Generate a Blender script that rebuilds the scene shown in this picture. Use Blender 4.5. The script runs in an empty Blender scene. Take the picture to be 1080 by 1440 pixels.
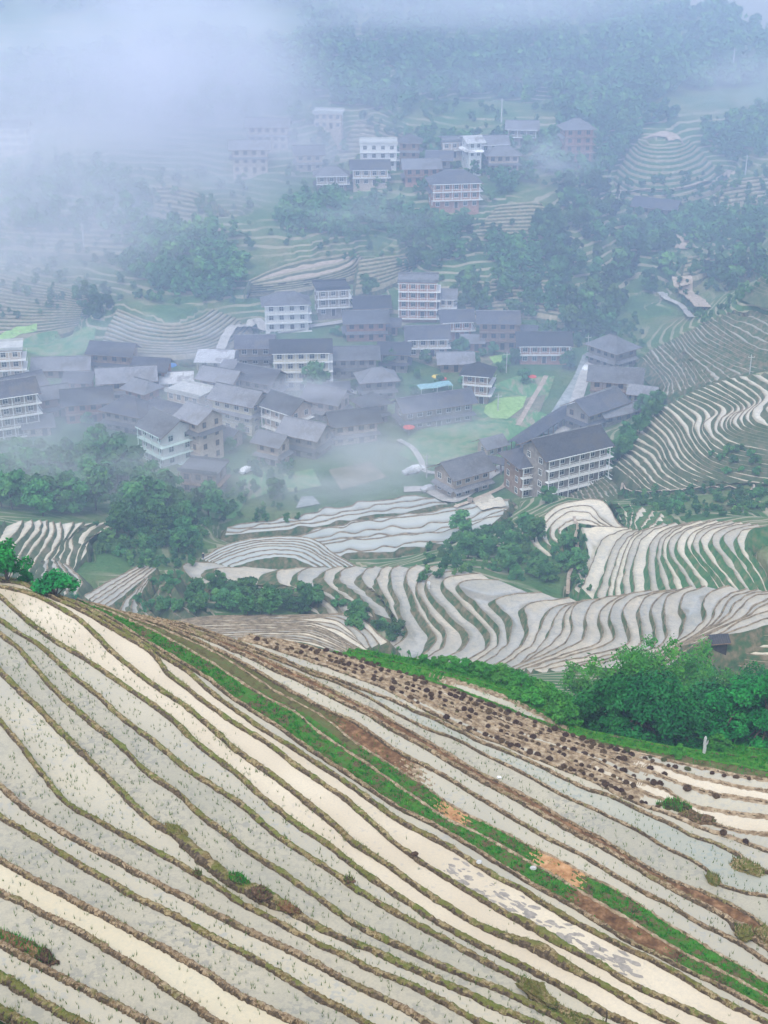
import bpy, bmesh, math, random
import numpy as np
from mathutils import Vector, Matrix
from mathutils.bvhtree import BVHTree
from mathutils import noise as mnoise
random.seed(7)
rng = np.random.default_rng(7)
R_ = math.radians
sc = bpy.context.scene
COL = sc.collection
CAMZ = 160.0
PITCH = 25.0
F = 540.0 / math.tan(R_(15.0))
SP, CP = math.sin(R_(PITCH)), math.cos(R_(PITCH))

def ray(px, py):
    a = (px - 540.0) / F; b = (720.0 - py) / F
    return np.array([a, CP + b * SP, -SP + b * CP])

def un(px, py, z):                       # point of the pixel's ray at height z below the eye
    d = ray(px, py)
    t = z / d[2]
    return np.array([d[0] * t, d[1] * t, z + CAMZ])

# ------------------------------------------------------------------ materials
MAT = {}
def nodes(name):
    m = bpy.data.materials.new(name); m.use_nodes = True
    nt = m.node_tree; nt.nodes.clear()
    out = nt.nodes.new('ShaderNodeOutputMaterial')
    p = nt.nodes.new('ShaderNodeBsdfPrincipled')
    nt.links.new(p.outputs[0], out.inputs[0])
    MAT[name] = m
    return m, nt, p, out

def ramp(nt, fac, stops, interp='LINEAR'):
    r = nt.nodes.new('ShaderNodeValToRGB'); r.color_ramp.interpolation = interp
    el = r.color_ramp.elements
    el[0].position = stops[0][0]; el[0].color = (*stops[0][1], 1)
    el[1].position = stops[-1][0]; el[1].color = (*stops[-1][1], 1)
    for s in stops[1:-1]:
        e = el.new(s[0]); e.color = (*s[1], 1)
    nt.links.new(fac, r.inputs[0])
    return r.outputs[0]

def noise(nt, scale, detail=4, rough=.55, coord=None, dist=0.0, vec=None):
    n = nt.nodes.new('ShaderNodeTexNoise')
    n.inputs['Scale'].default_value = scale; n.inputs['Detail'].default_value = detail
    n.inputs['Roughness'].default_value = rough; n.inputs['Distortion'].default_value = dist
    if vec is not None: nt.links.new(vec, n.inputs['Vector'])
    return n.outputs['Fac']

def geo_pos(nt):
    return nt.nodes.new('ShaderNodeNewGeometry').outputs['Position']
def scaled(nt, vec, s):
    v = nt.nodes.new('ShaderNodeVectorMath'); v.operation = 'MULTIPLY'
    nt.links.new(vec, v.inputs[0]); v.inputs[1].default_value = s
    return v.outputs[0]

def mixc(nt, fac, a, b, mode='MIX'):
    m = nt.nodes.new('ShaderNodeMix'); m.data_type = 'RGBA'; m.blend_type = mode
    if isinstance(fac, (int, float)): m.inputs[0].default_value = fac
    else: nt.links.new(fac, m.inputs[0])
    for i, c in ((6, a), (7, b)):
        if isinstance(c, tuple): m.inputs[i].default_value = (*c, 1)
        else: nt.links.new(c, m.inputs[i])
    return m.outputs[2]

def bump(nt, p, h, strength, dist=.05):
    b = nt.nodes.new('ShaderNodeBump'); b.inputs['Strength'].default_value = strength
    b.inputs['Distance'].default_value = dist
    nt.links.new(h, b.inputs['Height']); nt.links.new(b.outputs[0], p.inputs['Normal'])

def noisy(name, scale, stops, rough=.9, detail=5, bmp=0, bscale=None, rnd=0.0, spec=.2, squash=None, objspace=False):
    m, nt, p, out = nodes(name)
    if objspace:
        pos = nt.nodes.new('ShaderNodeTexCoord').outputs['Object']
    else:
        pos = geo_pos(nt)
    if squash: pos = scaled(nt, pos, squash)
    c = ramp(nt, noise(nt, scale, detail, .6, vec=pos), stops)
    if rnd:
        oi = nt.nodes.new('ShaderNodeObjectInfo')
        hs = nt.nodes.new('ShaderNodeHueSaturation')
        mr = nt.nodes.new('ShaderNodeMapRange'); mr.inputs[3].default_value = 1 - rnd; mr.inputs[4].default_value = 1 + rnd
        nt.links.new(oi.outputs['Random'], mr.inputs[0]); nt.links.new(mr.outputs[0], hs.inputs['Value'])
        mh = nt.nodes.new('ShaderNodeMapRange'); mh.inputs[3].default_value = .5 - rnd * .05; mh.inputs[4].default_value = .5 + rnd * .05
        nt.links.new(oi.outputs['Random'], mh.inputs[0]); nt.links.new(mh.outputs[0], hs.inputs['Hue'])
        nt.links.new(c, hs.inputs['Color']); c = hs.outputs[0]
    nt.links.new(c, p.inputs['Base Color'])
    p.inputs['Roughness'].default_value = rough
    p.inputs['Specular IOR Level'].default_value = spec
    if bmp: bump(nt, p, noise(nt, bscale or scale * 3, 4, .6, vec=pos), bmp)
    return m

def water(name, base, base2, spots, spotcol, rough=.07, far=False, slick=.0):
    m, nt, p, out = nodes(name)
    pos = geo_pos(nt)
    c = ramp(nt, noise(nt, .16 if not far else .09, 3, .5, vec=pos), [(.36, base), (.64, base2)])
    if not far:
        f = noise(nt, 3.3, 4, .6, vec=pos)
        s = ramp(nt, f, [(spots, (0, 0, 0)), (spots + .07, (1, 1, 1))])
        f2 = noise(nt, .35, 2, .5, vec=pos)
        s2 = ramp(nt, f2, [(.35, (0, 0, 0)), (.6, (1, 1, 1))])
        mm = nt.nodes.new('ShaderNodeMath'); mm.operation = 'MULTIPLY'
        nt.links.new(s, mm.inputs[0]); nt.links.new(s2, mm.inputs[1])
        m2 = nt.nodes.new('ShaderNodeMath'); m2.operation = 'MULTIPLY'; m2.inputs[1].default_value = .6
        nt.links.new(mm.outputs[0], m2.inputs[0])
        c = mixc(nt, m2.outputs[0], c, spotcol)
        g = noise(nt, 9, 3, .6, vec=pos)
        c = mixc(nt, ramp(nt, g, [(.35, (.28, .28, .28)), (.62, (0, 0, 0))]), c, spotcol)
    else:
        f = noise(nt, .8, 6, .7, vec=pos, dist=.8)
        c = mixc(nt, ramp(nt, f, [(.42, (0, 0, 0)), (.66, (.75, .75, .75))]), c, spotcol)
        f3 = noise(nt, 5, 3, .7, vec=pos)
        c = mixc(nt, ramp(nt, f3, [(.52, (0, 0, 0)), (.7, (.45, .45, .45))]), c, tuple(v * .7 for v in spotcol))
    nt.links.new(c, p.inputs['Base Color'])
    p.inputs['Roughness'].default_value = rough
    p.inputs['IOR'].default_value = 1.33
    p.inputs['Specular IOR Level'].default_value = .55
    p.inputs['Coat Weight'].default_value = .0 + slick
    p.inputs['Coat Roughness'].default_value = .04
    bump(nt, p, noise(nt, 3, 3, .6, vec=pos), .03, .02)
    return m

water('muddy_water_cream', (.56, .475, .345), (.66, .575, .43), .60, (.40, .37, .33))
water('muddy_water_grey', (.37, .345, .265), (.46, .415, .31), .50, (.24, .24, .215))
water('muddy_water_pale', (.42, .385, .295), (.51, .455, .335), .55, (.33, .34, .33))
water('muddy_water_warm', (.56, .48, .33), (.60, .53, .38), .60, (.40, .40, .33))
water('muddy_water_clear', (.36, .355, .285), (.44, .415, .325), .50, (.27, .31, .29), slick=.0)
water('mid_water', (.36, .345, .30), (.48, .43, .345), .6, (.28, .285, .26), far=True)
water('mid_water_cream', (.56, .49, .37), (.68, .60, .46), .6, (.42, .40, .34), far=True)
water('mid_water_warm', (.42, .38, .31), (.54, .47, .36), .6, (.32, .31, .27), far=True)
water('valley_water', (.38, .40, .37), (.48, .48, .43), .6, (.42, .45, .42), far=True)

def bank(name, pale, mid, dark, moss, mossy, lo=.46):
    m, nt, p, out = nodes(name)
    pos = geo_pos(nt)
    f1 = noise(nt, 5.5, 8, .72, vec=pos, dist=.6)
    c = ramp(nt, f1, [(.30, dark), (.43, mid), (.56, pale), (.72, tuple(min(.8, v * 1.25) for v in pale))])
    f2 = noise(nt, 1.1, 5, .65, vec=pos, dist=.5)
    f3 = noise(nt, 16, 4, .7, vec=pos)
    g = mixc(nt, f3, moss, tuple(v * 2.3 for v in moss))
    c = mixc(nt, ramp(nt, f2, [(lo, (0, 0, 0)), (lo + .12, (mossy, mossy, mossy))]), c, g)
    f4 = noise(nt, .45, 3, .5, vec=pos)
    c = mixc(nt, ramp(nt, f4, [(.4, (0, 0, 0)), (.65, (.45, .45, .45))]), c, mid)
    nt.links.new(c, p.inputs['Base Color']); p.inputs['Roughness'].default_value = .95; p.inputs['Specular IOR Level'].default_value = .15
    bump(nt, p, f1, 1.0, .09)
bank('bank_soil', (.42, .32, .205), (.17, .11, .055), (.05, .032, .018), (.08, .10, .02), .5, .52)
bank('bank_mossy', (.38, .30, .165), (.16, .11, .04), (.05, .035, .015), (.075, .095, .016), .85, .45)
bank('bank_moss', (.24, .21, .10), (.12, .11, .035), (.035, .035, .010), (.06, .10, .012), .9, .40)
noisy('bank_wet_shaded', 7, [(.3, (.03, .02, .010)), (.5, (.09, .062, .034)), (.62, (.16, .115, .07)), (.8, (.30, .235, .16))], rough=.6, bmp=.8, bscale=14, detail=7)  # wet mud plus the shade of the banks' inner side, painted into one dark colour
noisy('bank_far', 1.2, [(.3, (.10, .08, .05)), (.5, (.22, .17, .11)), (.7, (.36, .29, .2))], rough=.95, bmp=.5)
noisy('mud_tan', 3.4, [(.3, (.10, .065, .035)), (.45, (.24, .17, .10)), (.6, (.39, .305, .20)), (.72, (.50, .41, .30))], rough=.7, bmp=.6, detail=7)
noisy('mud_dark', 5, [(.3, (.22, .20, .18)), (.7, (.38, .34, .29))], rough=.5)
noisy('soil_brown', 2.2, [(.3, (.07, .035, .018)), (.5, (.16, .085, .04)), (.65, (.30, .17, .09)), (.8, (.44, .27, .16))], rough=.95, bmp=.9, detail=7)
noisy('soil_orange', 2.2, [(.3, (.26, .12, .05)), (.55, (.48, .27, .13)), (.75, (.60, .38, .22))], rough=.95, bmp=.8, detail=7)
noisy('grass_ground', 2.5, [(.3, (.03, .09, .010)), (.55, (.05, .19, .015)), (.75, (.12, .20, .04))], rough=.95, bmp=.6)
noisy('crop_ground', 2.2, [(.3, (.05, .035, .018)), (.42, (.13, .09, .045)), (.5, (.06, .13, .02)), (.7, (.05, .19, .02))], rough=.95, bmp=.8, detail=7)
noisy('dry_grass_ground', 2.5, [(.3, (.055, .045, .02)), (.5, (.12, .11, .04)), (.62, (.09, .12, .035)), (.75, (.24, .19, .11))], rough=.95, bmp=.8, detail=7)
noisy('riser_grass', .8, [(.28, (.03, .055, .025)), (.42, (.05, .10, .035)), (.52, (.11, .11, .055)), (.66, (.20, .16, .10))], rough=.95, bmp=.5)
noisy('riser_dark', .5, [(.28, (.04, .07, .03)), (.5, (.08, .105, .05)), (.7, (.16, .14, .09))], rough=.95, bmp=.5)
noisy('riser_lush', .7, [(.28, (.03, .08, .03)), (.45, (.045, .14, .045)), (.58, (.10, .15, .06)), (.72, (.20, .17, .10))], rough=.95, bmp=.6)
noisy('rice_leaf', .6, [(.3, (.07, .14, .03)), (.7, (.14, .22, .06))], rough=.6)
noisy('grass_blade', 3.0, [(.3, (.008, .085, .006)), (.48, (.018, .20, .010)), (.62, (.04, .30, .015)), (.75, (.12, .36, .03))], rough=.6)
noisy('weed_blade', 1.1, [(.3, (.05, .09, .015)), (.5, (.12, .17, .03)), (.7, (.26, .23, .08))], rough=.7)
noisy('clump_brown', 7, [(.3, (.03, .018, .010)), (.5, (.09, .052, .03)), (.7, (.20, .125, .08))], rough=.95, bmp=.9, bscale=22, rnd=.35, objspace=True)
noisy('clump_green', 7, [(.3, (.03, .03, .010)), (.5, (.08, .09, .025)), (.7, (.17, .17, .06))], rough=.95, bmp=.9, bscale=22, rnd=.35, objspace=True)
noisy('leaf_near', .9, [(.28, (.005, .08, .018)), (.48, (.010, .17, .030)), (.62, (.025, .27, .045)), (.78, (.08, .36, .06))], rough=.55, rnd=.15, spec=.08)
noisy('leaf_dark', .8, [(.28, (.003, .05, .012)), (.5, (.010, .12, .024)), (.75, (.035, .21, .05))], rough=.5, rnd=.15, spec=.08)
noisy('leaf_bamboo', .8, [(.28, (.02, .13, .02)), (.5, (.05, .24, .03)), (.75, (.13, .34, .06))], rough=.6, rnd=.12, spec=.08)
noisy('leaf_mid', .35, [(.28, (.022, .09, .028)), (.5, (.05, .16, .045)), (.75, (.13, .27, .07))], rough=.7, rnd=.38)
noisy('leaf_far', .12, [(.3, (.014, .06, .02)), (.5, (.04, .12, .036)), (.7, (.13, .24, .06))], rough=.8, rnd=.4)
noisy('leaf_conifer', .3, [(.3, (.008, .035, .02)), (.7, (.025, .075, .035))], rough=.8, rnd=.25)
noisy('bark', 4, [(.3, (.05, .038, .028)), (.7, (.15, .12, .09))], rough=.95, bmp=.6)
noisy('culm', 2, [(.3, (.10, .16, .05)), (.7, (.22, .26, .10))], rough=.5)
noisy('stone_pale', 9, [(.3, (.35, .36, .37)), (.6, (.62, .62, .60)), (.8, (.75, .74, .70))], rough=.8, bmp=.5, objspace=True)
noisy('concrete', .7, [(.3, (.38, .39, .38)), (.7, (.56, .55, .52))], rough=.85, bmp=.2)
noisy('terrace_face', .9, [(.3, (.20, .19, .11)), (.5, (.28, .25, .16)), (.7, (.42, .36, .26))], rough=.95, bmp=.3)
noisy('road_concrete', .5, [(.3, (.36, .35, .33)), (.7, (.56, .53, .49))], rough=.85, bmp=.2)
noisy('path_earth', .7, [(.3, (.32, .25, .18)), (.7, (.56, .46, .37))], rough=.95, bmp=.2)
noisy('river_water', .5, [(.3, (.20, .24, .23)), (.7, (.46, .47, .44))], rough=.15)
noisy('pond_scum', .8, [(.25, (.10, .24, .06)), (.45, (.27, .45, .12)), (.8, (.42, .58, .24))], rough=.6)
noisy('field_green', .35, [(.28, (.05, .15, .055)), (.42, (.09, .24, .085)), (.55, (.20, .27, .12)), (.7, (.30, .28, .18))], rough=.95, bmp=.4, detail=8)
noisy('field_rows', .5, [(.35, (.06, .20, .06)), (.5, (.12, .28, .10)), (.62, (.32, .29, .20))], rough=.95, bmp=.4, squash=(1, .18, 1), detail=6)
noisy('field_fallow', .3, [(.3, (.13, .15, .08)), (.5, (.20, .19, .12)), (.7, (.32, .27, .19))], rough=.95, bmp=.3, detail=7)

# building materials
def roofmat(name, c1, c2):
    m, nt, p, out = nodes(name)
    pos = nt.nodes.new('ShaderNodeTexCoord').outputs['Object']
    w = nt.nodes.new('ShaderNodeTexWave'); w.wave_type = 'BANDS'; w.bands_direction = 'X'
    w.inputs['Scale'].default_value = 1.1; w.inputs['Distortion'].default_value = .4
    nt.links.new(pos, w.inputs['Vector'])
    n = noise(nt, .55, 5, .65, vec=pos)
    c = ramp(nt, n, [(.3, c1), (.7, c2)])
    n2 = noise(nt, 4, 3, .6, vec=pos)
    c = mixc(nt, ramp(nt, n2, [(.45, (0, 0, 0)), (.7, (.6, .6, .6))]), c, tuple(min(1, v * 2.0) for v in c2))
    n3 = noise(nt, .22, 4, .7, vec=pos)
    c = mixc(nt, ramp(nt, n3, [(.52, (0, 0, 0)), (.62, (.6, .6, .6))]), c, (.10, .085, .07))
    c = mixc(nt, ramp(nt, w.outputs['Fac'], [(.0, (.45, .45, .45)), (.5, (0, 0, 0))]), c, (.02, .02, .025))
    oi = nt.nodes.new('ShaderNodeObjectInfo')
    hs = nt.nodes.new('ShaderNodeHueSaturation')
    mr = nt.nodes.new('ShaderNodeMapRange'); mr.inputs[3].default_value = .5; mr.inputs[4].default_value = 1.6
    nt.links.new(oi.outputs['Random'], mr.inputs[0]); nt.links.new(mr.outputs[0], hs.inputs['Value'])
    nt.links.new(c, hs.inputs['Color'])
    nt.links.new(hs.outputs[0], p.inputs['Base Color'])
    p.inputs['Roughness'].default_value = .75
    bump(nt, p, w.outputs['Fac'], .5, .08)
roofmat('roof_tile', (.035, .035, .045), (.075, .075, .09))
roofmat('roof_tile_pale', (.11, .11, .125), (.18, .18, .19))
roofmat('roof_turquoise', (.16, .34, .38), (.26, .44, .46))
roofmat('roof_white', (.55, .56, .58), (.70, .70, .70))
def wallmat(name, c1, c2, plank=True):
    m, nt, p, out = nodes(name)
    pos = nt.nodes.new('ShaderNodeTexCoord').outputs['Object']
    n = noise(nt, .8, 5, .65, vec=pos)
    c = ramp(nt, n, [(.3, c1), (.7, c2)])
    if plank:
        w = nt.nodes.new('ShaderNodeTexWave'); w.bands_direction = 'DIAGONAL' if False else 'X'
        w.inputs['Scale'].default_value = 1.6; w.inputs['Distortion'].default_value = 1.0
        nt.links.new(pos, w.inputs['Vector'])
        c = mixc(nt, ramp(nt, w.outputs['Fac'], [(.0, (.4, .4, .4)), (.3, (0, 0, 0))]), c, tuple(v * .35 for v in c1))
    nt.links.new(c, p.inputs['Base Color']); p.inputs['Roughness'].default_value = .85
wallmat('timber', (.24, .15, .10), (.42, .29, .21))
wallmat('timber_red', (.32, .15, .10), (.50, .27, .19))
wallmat('timber_grey', (.20, .17, .15), (.38, .33, .29))
wallmat('timber_pale', (.44, .34, .27), (.62, .52, .43))
wallmat('plaster_white', (.62, .62, .60), (.76, .75, .72), False)
wallmat('plaster_cream', (.55, .50, .38), (.68, .63, .50), False)
wallmat('concrete_wall', (.32, .32, .31), (.46, .45, .43), False)
wallmat('brick', (.26, .13, .095), (.38, .21, .16), False)
noisy('rail_white', 3, [(.3, (.68, .68, .66)), (.7, (.80, .80, .78))], rough=.6)
noisy('rail_wood', 3, [(.3, (.19, .12, .08)), (.7, (.31, .21, .15))], rough=.8)
noisy('rail_green', 3, [(.3, (.50, .66, .60)), (.7, (.68, .78, .74))], rough=.6)
noisy('glass_dark', 2, [(.3, (.025, .03, .04)), (.7, (.07, .08, .09))], rough=.15, spec=.6)
noisy('shade_dark', 2, [(.3, (.03, .025, .022)), (.7, (.07, .055, .045))], rough=.9)
noisy('paint_white', 2, [(.3, (.75, .76, .78)), (.7, (.82, .82, .82))], rough=.3, spec=.5)
noisy('paint_silver', 2, [(.3, (.45, .46, .48)), (.7, (.55, .55, .56))], rough=.3, spec=.5)
noisy('rubber', 2, [(.3, (.015, .015, .015)), (.7, (.03, .03, .03))], rough=.8)
noisy('cloth_red', 2, [(.3, (.60, .07, .05)), (.7, (.70, .12, .08))], rough=.8)
noisy('cloth_yellow', 2, [(.3, (.75, .50, .06)), (.7, (.80, .60, .12))], rough=.8)
noisy('cloth_blue', 2, [(.3, (.05, .20, .55)), (.7, (.10, .28, .65))], rough=.8)
noisy('cloth_dark', 2, [(.3, (.02, .02, .03)), (.7, (.05, .05, .07))], rough=.8)
noisy('skin', 3, [(.3, (.42, .26, .18)), (.7, (.52, .34, .25))], rough=.6)

# base terrain: wooded, scrubby slopes with the faint level lines of old terraces
def terrain_mat():
    m, nt, p, out = nodes('hillside')
    pos = geo_pos(nt)
    g = ramp(nt, noise(nt, .045, 7, .62, vec=pos), [(.3, (.045, .12, .035)), (.45, (.085, .19, .06)), (.58, (.16, .22, .085)), (.72, (.28, .26, .14))])
    fine = ramp(nt, noise(nt, .9, 5, .7, vec=pos), [(.3, (.35, .35, .35)), (.7, (1, 1, 1))])
    g = mixc(nt, .6, g, mixc(nt, 1.0, g, fine, 'MULTIPLY'))
    sep = nt.nodes.new('ShaderNodeSeparateXYZ'); nt.links.new(pos, sep.inputs[0])
    wob = noise(nt, .03, 3, .5, vec=pos)
    ma = nt.nodes.new('ShaderNodeMath'); ma.operation = 'MULTIPLY_ADD'; ma.inputs[1].default_value = 5.0
    nt.links.new(wob, ma.inputs[0]); nt.links.new(sep.outputs[2], ma.inputs[2])
    mb = nt.nodes.new('ShaderNodeMath'); mb.operation = 'DIVIDE'; mb.inputs[1].default_value = 1.7
    nt.links.new(ma.outputs[0], mb.inputs[0])
    fr = nt.nodes.new('ShaderNodeMath'); fr.operation = 'FRACT'; nt.links.new(mb.outputs[0], fr.inputs[0])
    line = ramp(nt, fr.outputs[0], [(.0, (0, 0, 0)), (.62, (0, 0, 0)), (.72, (1, 1, 1)), (.95, (1, 1, 1)), (1., (0, 0, 0))])
    mask = ramp(nt, noise(nt, .018, 4, .6, vec=pos), [(.34, (0, 0, 0)), (.47, (.9, .9, .9))])
    gn = nt.nodes.new('ShaderNodeNewGeometry'); sn = nt.nodes.new('ShaderNodeSeparateXYZ'); nt.links.new(gn.outputs['True Normal'], sn.inputs[0])
    steep = ramp(nt, sn.outputs[2], [(.955, (1, 1, 1)), (.99, (0, 0, 0))])
    mm = nt.nodes.new('ShaderNodeMath'); mm.operation = 'MULTIPLY'; nt.links.new(mask, mm.inputs[0]); nt.links.new(steep, mm.inputs[1]); mask = mm.outputs[0]
    mk = nt.nodes.new('ShaderNodeMath'); mk.operation = 'MULTIPLY'
    nt.links.new(line, mk.inputs[0]); nt.links.new(mask, mk.inputs[1])
    c = mixc(nt, mk.outputs[0], g, (.38, .34, .24))
    nt.links.new(c, p.inputs['Base Color']); p.inputs['Roughness'].default_value = .95
    p.inputs['Specular IOR Level'].default_value = .1
    bump(nt, p, noise(nt, .7, 5, .7, vec=pos), .8, .6)
terrain_mat()

# ------------------------------------------------------------------ object helpers
def link(name, me, parent=None):
    o = bpy.data.objects.new(name, me); COL.objects.link(o)
    if parent is not None: o.parent = parent
    return o
def tag(o, label=None, cat=None, group=None, kind=None):
    if label: o['label'] = label
    if cat: o['category'] = cat
    if group: o['group'] = group
    if kind: o['kind'] = kind
    return o
def empty(name, loc, rz=0.0):
    o = bpy.data.objects.new(name, None); COL.objects.link(o)
    o.location = loc; o.rotation_euler.z = rz; o.empty_display_size = .3
    return o
def mesh(name, V, Fc, mats, idx=None, smooth=False):
    me = bpy.data.meshes.new(name)
    V = np.asarray(V, dtype=np.float32)
    Fa = Fc if isinstance(Fc, np.ndarray) else None
    if Fa is not None:
        nv, nf, k = len(V), len(Fa), Fa.shape[1]
        me.vertices.add(nv); me.vertices.foreach_set('co', V.ravel())
        me.loops.add(nf * k); me.loops.foreach_set('vertex_index', Fa.astype(np.int32).ravel())
        me.polygons.add(nf)
        me.polygons.foreach_set('loop_start', np.arange(0, nf * k, k, dtype=np.int32))
        if idx is not None: me.polygons.foreach_set('material_index', np.asarray(idx, dtype=np.int32))
        me.update(calc_edges=True)
    else:
        me.from_pydata([tuple(map(float, v)) for v in V], [], Fc)
        if idx is not None: me.polygons.foreach_set('material_index', np.asarray(idx, dtype=np.int32))
    for m in mats: me.materials.append(MAT[m])
    if smooth: me.polygons.foreach_set('use_smooth', np.ones(len(me.polygons), dtype=bool))
    me.update()
    return me

class MB:
    def __init__(s): s.v = []; s.f = []; s.i = []
    def quad(s, pts, mi=0):
        n = len(s.v); s.v += [tuple(p) for p in pts]; s.f.append(tuple(range(n, n + len(pts)))); s.i.append(mi)
    def box(s, x0, x1, y0, y1, z0, z1, mi=0):
        n = len(s.v)
        s.v += [(x0, y0, z0), (x1, y0, z0), (x1, y1, z0), (x0, y1, z0), (x0, y0, z1), (x1, y0, z1), (x1, y1, z1), (x0, y1, z1)]
        for q in ((0, 3, 2, 1), (4, 5, 6, 7), (0, 1, 5, 4), (1, 2, 6, 5), (2, 3, 7, 6), (3, 0, 4, 7)):
            s.f.append(tuple(n + a for a in q)); s.i.append(mi)
    def tube(s, pts, rad, k=6, mi=0):
        pts = [Vector(p) for p in pts]
        if not hasattr(rad, '__len__'): rad = [rad] * len(pts)
        base = len(s.v)
        for a, p in enumerate(pts):
            t = (pts[min(a + 1, len(pts) - 1)] - pts[max(a - 1, 0)]).normalized()
            u = t.orthogonal().normalized() if a == 0 else (u - t * u.dot(t)).normalized()
            w = t.cross(u)
            for j in range(k):
                an = 2 * math.pi * j / k
                s.v.append(tuple(p + (u * math.cos(an) + w * math.sin(an)) * rad[a]))
        for a in range(len(pts) - 1):
            for j in range(k):
                s.f.append((base + a * k + j, base + a * k + (j + 1) % k, base + (a + 1) * k + (j + 1) % k, base + (a + 1) * k + j)); s.i.append(mi)
        s.f.append(tuple(base + j for j in reversed(range(k)))); s.i.append(mi)
        s.f.append(tuple(base + (len(pts) - 1) * k + j for j in range(k))); s.i.append(mi)
    def me(s, name, mats, smooth=False):
        return mesh(name, s.v, s.f, mats, s.i, smooth)
    def build(s, name, mats, parent=None, smooth=False):
        return link(name, s.me(name, mats, smooth), parent)

def catmull(pts, n):
    P = np.array(pts, dtype=float)
    Q = np.vstack([2 * P[0] - P[1], P, 2 * P[-1] - P[-2]])
    out = []
    for i in range(len(P) - 1):
        p0, p1, p2, p3 = Q[i], Q[i + 1], Q[i + 2], Q[i + 3]
        for t in np.linspace(0, 1, 14, endpoint=False):
            out.append(.5 * ((2 * p1) + (-p0 + p2) * t + (2 * p0 - 5 * p1 + 4 * p2 - p3) * t * t + (-p0 + 3 * p1 - 3 * p2 + p3) * t ** 3))
    out.append(P[-1]); out = np.array(out)
    d = np.r_[0, np.cumsum(np.hypot(*np.diff(out[:, :2], axis=0).T))]
    s = np.linspace(0, d[-1], n)
    return np.stack([np.interp(s, d, out[:, k]) for k in range(out.shape[1])], 1)

def sm_noise(n, step, seed):
    r = np.random.default_rng(seed)
    m = max(3, int(n / step) + 3)
    a = r.uniform(-1, 1, m)
    x = np.linspace(0, m - 1.001, n)
    i = x.astype(int); t = x - i; t = t * t * (3 - 2 * t)
    return a[i] * (1 - t) + a[np.minimum(i + 1, m - 1)] * t

def grid_faces(nr, nc):
    a = np.arange(nr - 1)[:, None] * nc + np.arange(nc - 1)[None]
    return np.stack([a, a + 1, a + nc + 1, a + nc], -1).reshape(-1, 4)
SOLID = []          # (verts, faces) of every terrain piece, for standing things on the ground
def solid(V, Fq): SOLID.append((np.asarray(V, float), np.asarray(Fq)))
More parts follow.
